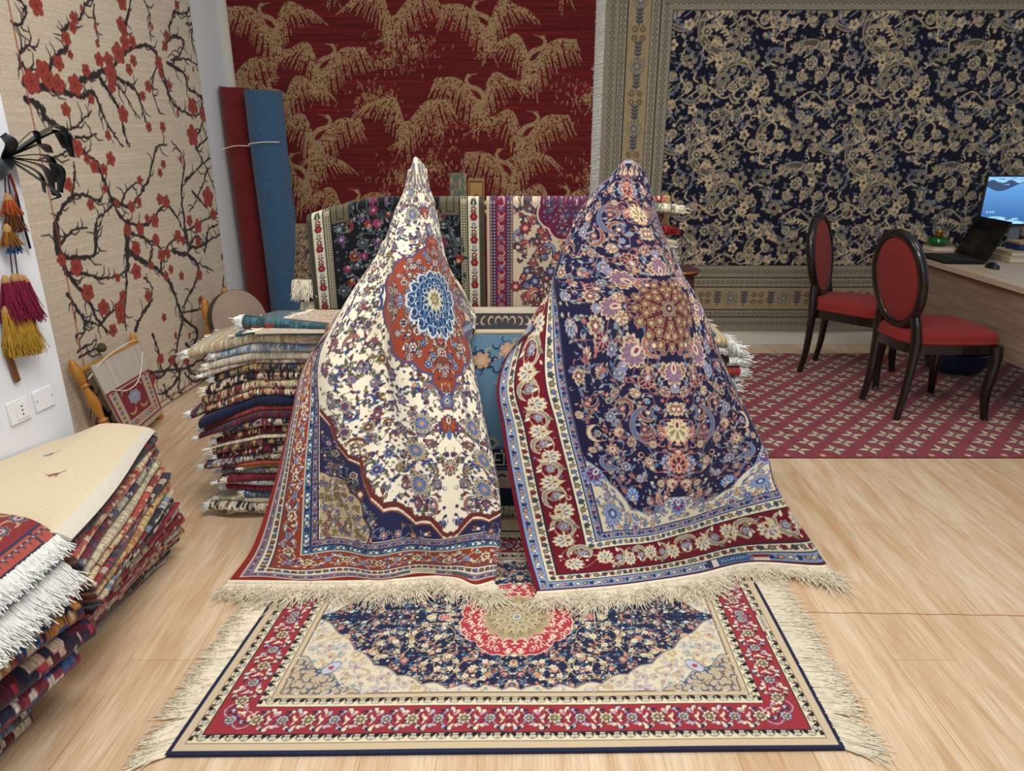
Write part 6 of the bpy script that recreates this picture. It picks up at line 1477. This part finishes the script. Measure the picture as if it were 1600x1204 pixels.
c = Cv(nx, nz, 'c4beb4'); hh = 108
c.a[:10] = hexc('b5a58c'); c.a[10:hh] = hexc('8c1c2c')
c.a[14:hh - 4, 5:nx - 5] = hexc('b8a890'); c.a[34:hh - 7, 24:nx - 24] = hexc('84182a')
c.petal(nx / 2, 72, 16, 7, .2, '8c98b0'); c.palm(nx / 2, 72, 15, 1.57, ('a8b0c0', '6c80a8', 'c9c4b8', '5c6c9c', 'c9a86c'))
for e in (-1, 1):
    c.sickle(nx / 2 + e * 17, 52, 10, 1.57 - e * 2, 1.57 - e * 5, 5, 'b89c60'); c.sickle(nx / 2 + e * 19, 88, 7, 0, 3.5, 4, 'b8a888')
    for y in range(24, hh - 6, 11): c.petal(nx / 2 + e * 42, y, 5.5, 5, .4, ['7c88a0', 'a8a05c', 'b07870'][y % 3]); c.petal(nx / 2 + e * 42, y, 2.4, 5, .4, '6c2c34')
for x in range(14, nx - 8, 11): c.petal(x, 24, 6, 5, .4, ['8c3c44', '6c7c98', 'a09858', 'b8786c'][x % 4]); c.disc(x, 24, 2, 'c9b48c')
R = np.random.default_rng(1); c.a[hh:] *= (1 + .05 * R.normal(0, 1, (1, nx, 1)))
adopt(sheet('woven_rug', P, c.a, M_silk, None, .012, 'a89c8c', nrm=(1, 0, .2)), root)
put_in(MB().tube(bez([on(.02, .80, .03), on(.3, .93, .06), on(.75, .97, .06), on(1, .92, .02)], 6), .003, 6), 'yarn', M_fringe, root)
put_in(MB().tube(bez([on(.16, .64, .058), on(.4, .56, .066), on(.65, .60, .066), on(.9, .82, .058)], 6), .0028, 6), 'warp_cord', M_fringe, root)
tag(MB().lathe([(.002, -.024), (.016, -.018), (.024, 0), (.016, .018), (.002, .024)], Matrix.Translation(on(.42, 1.0, .02)), 16).build('yarn_ball', mat('olive_wool', '4c4c34', .95, bump=.5, bscale=300)), 'small olive wool ball on top of the small loom', 'ball')
root = empty('wooden_stand', (-1.8, 4.3, 0)); tag(root, 'pine stand with turned posts, half hidden behind the wide stack at left', 'stand')
qa, qb = PL(319, 466, -1.90, 4.2, .0), PL(344, 452, -1.95, 4.7, .0)
post_at((-1.88, qa[1] - .02, 0), (qa[0] , qa[1], qa[2]), par=root, k=1.2); post_at((-1.80, 4.70, 0), (-1.90, 4.62, PY(348, 452, 4.62)[2] + .01), par=root, k=1.2)
put_in(MB().tube([(-1.885, qa[1] - .01, .16), (-1.835, 4.68, .16)], .012, 10), 'cross_beam', M_pine, root)
root = empty('frame_drum', (-1.72, 4.35, .25)); tag(root, 'round frame drum with a pale skin and dark hoop, leaning behind the wide stack', 'drum')
ce = Vector(PY(376, 500, 4.33)); nrm = Vector((.80, -.52, .30)).normalized(); Q = Matrix.Translation(ce) @ nrm.to_track_quat('Z', 'Y').to_matrix().to_4x4() @ Matrix.Scale(1.0, 4)
put_in(MB().lathe([(.188, -.05), (.194, -.05), (.194, .0), (.188, .0), (.188, -.05)], Q, 48), 'hoop', mat('dark_hoop', '4a463e', .6), root)
put_in(MB().lathe([(.002, -.003), (.187, -.003), (.1915, .001), (.187, .003), (.002, .003)], Q, 48), 'skin', mat('hide', 'a08c7c', .7, noise=.12, nscale=8), root)
tag(MB().box(-1.72, -1.58, 4.22, 4.50, .0, ce.z - .185, .004).build('box', M_rack), 'plain low wooden box behind the wide stack, carrying the drum', 'box')

# ------------------------------------------------------------------ near left wall: sockets and tassels
wd = Vector((NW[2], 1, 0)).normalized(); wn = Vector((1, -NW[2], 0)).normalized()
def wallM(px, py, off=0):
    p = Vector(PL(px, py, *NW)) + wn * off; return Matrix.Translation(p) @ Matrix((( wd.x, 0, wn.x, 0), (wd.y, 0, wn.y, 0), (0, 1, 0, 0), (0, 0, 0, 1)))   # x along wall, y up, z out
Mw = wallM(28, 641); root = empty('power_socket', Mw.translation); tag(root, 'white power socket plate on the near left wall', 'socket')
put_in(MB().box(-.043, .043, -.040, .040, 0, .009, .003, Mw), 'plate', M_plastic, root); put_in(MB().box(-.018, .030, -.028, .028, .009, .012, .001, Mw), 'socket_module', M_plastic, root)
for k in (-.014, 0, .014): put_in(MB().tube([Mw @ Vector((.006, k, .012)), Mw @ Vector((.006, k, .0128))], .0028, 10), 'hole', M_dark, root)
Mw = wallM(67, 622); root = empty('blank_plate', Mw.translation); tag(root, 'blank white wall plate right of the power socket', 'wall plate')
put_in(MB().box(-.043, .043, -.038, .038, 0, .007, .003, Mw), 'plate', M_plastic, root)
for k in (-.033, .033): put_in(MB().tube([Mw @ Vector((k, 0, .007)), Mw @ Vector((k, 0, .0078))], .0026, 10), 'screw', M_grey, root)

root = empty('tassel_hanging', PL(15, 250, *NW)); tag(root, 'hanging of black feathers, ribbons and wool tassels on the near left wall', 'wall hanging')
M_fe = mat('black_feather', '10161a', .35, noise=.3, nscale=60)
def wp(px, py, off): return Vector(PL(px, py, *NW)) + wn * off
pk = (-4, 245)
R = np.random.default_rng(4)
for (tx, ty, mx, my_, wdt) in ((82, 245, 55, 205, .022), (84, 238, 60, 196, .016), (70, 232, 42, 203, .02), (60, 238, 38, 225, .026), (68, 300, 58, 258, .026), (62, 305, 42, 262, .022), (50, 312, 55, 300, .018), (70, 285, 50, 244, .022), (30, 225, 14, 205, .016), (44, 300, 30, 270, .02), (-30, 210, -20, 225, .02), (-30, 280, -20, 260, .02)):
    o1 = R.uniform(.01, .05)
    P = bez([wp(*pk, .03), wp(mx, my_, .04 + o1), wp(tx, ty, .03 + o1)], 8); n = len(P)
    put_in(MB().tube(P, [wdt * (.5 + .5 * math.sin(math.pi * min(.97, .12 + i / n)) ** .7) * .95 for i in range(n)], 8, .10), 'feather', M_fe, root)
put_in(MB().tube(bez([wp(2, 262, .02), wp(12, 290, .025), wp(17, 325, .02), wp(25, 362, .02)], 6), .005, 6, .25), 'red_ribbon', mat('red_ribbon', '8c2c20', .6), root)
put_in(MB().tube(bez([wp(4, 262, .018), wp(16, 300, .02), wp(27, 345, .02), wp(39, 388, .02)], 6), .007, 6, .25), 'black_ribbon', M_fe, root)
put_in(MB().tube([wp(-22, 262, .02), wp(6, 252, .02)], .008, 8), 'wooden_bar', M_pine, root)
def tassel(top, L, r, col, seed, n=200, spread=.36):
    p = wp(*top, .035); m = mat('tassel_wool', col, .9, noise=.2, nscale=200)
    a = np.random.default_rng(seed).uniform(0, 6.283, n); q = np.random.default_rng(seed + 1).uniform(0, 1, n) ** .5
    A = np.array(p)[None] + np.stack([np.cos(a) * q * r * .3, np.sin(a) * q * r * .3, 0 * a], 1); D = np.stack([np.cos(a) * q * spread, np.sin(a) * q * spread, -np.ones(n)], 1)
    A[:, 0] = np.maximum(A[:, 0], 0 * A[:, 0] + nwx(A[:, 1]) + .006)
    o = strands('tassel', A, D, L, .0022, m, None, seed, .05, n=1, seg=4, curl=.06); del o['kind']; adopt(o, root)
    put_in(MB().lathe([(.004, -.006), (r * .34, -.004), (r * .38, .006), (r * .2, .018), (.004, .022)], Matrix.Translation(p), 14), 'tassel_cap', mat('tan_cap', 'a07c4c', .8), root)
for k, (x, y) in enumerate(((8, 437), (16, 437), (-6, 440), (24, 440))): tassel((x, y), .125, .035, '7a1236', 10 + k, 240, .2)
for k, (x, y) in enumerate(((4, 486), (12, 488), (19, 485), (-5, 488), (26, 487))): tassel((x, y), .13, .035, 'b08a2c', 30 + k, 220, .16)
for k, (x, y, col, L) in enumerate(((-2, 312, 'a04820', .05), (2, 332, '5c3418', .06), (-3, 360, '8c5c20', .05), (4, 378, '284c7c', .035))): tassel((x, y), L, .035, col, 50 + k, 120, .5)
for x0_, x1_ in ((0, 14), (-6, 6)): put_in(MB().tube([wp(x0_, 270, .03), wp((x0_ + x1_) / 2, 370, .03), wp(x1_, 440, .035)], .0022, 6), 'cord', mat('dark_cord', '3c1c2c', .8), root)
put_in(MB().box(-.012, .012, -.06, .06, 0, .010, .003, wallM(15, 570, .004) @ Matrix.Rotation(math.radians(6), 4, 'Z')), 'wooden_stick', mat('walnut', '6c4424', .5, noise=.2, nscale=20), root)

a_, b_ = PZ(1255, 956, .001), PZ(1640, 962, .001)
tag(MB().tube([(a_[0] + (b_[0] - a_[0]) * k / 20, a_[1] + (b_[1] - a_[1]) * k / 20 + .002 * math.sin(k * 1.7), .0012) for k in range(21)], .0011, 5).build('thread', mat('faded_red_thread', 'b07c68', .9)), 'thin faded red thread lying across the bare floor at the right', 'thread')
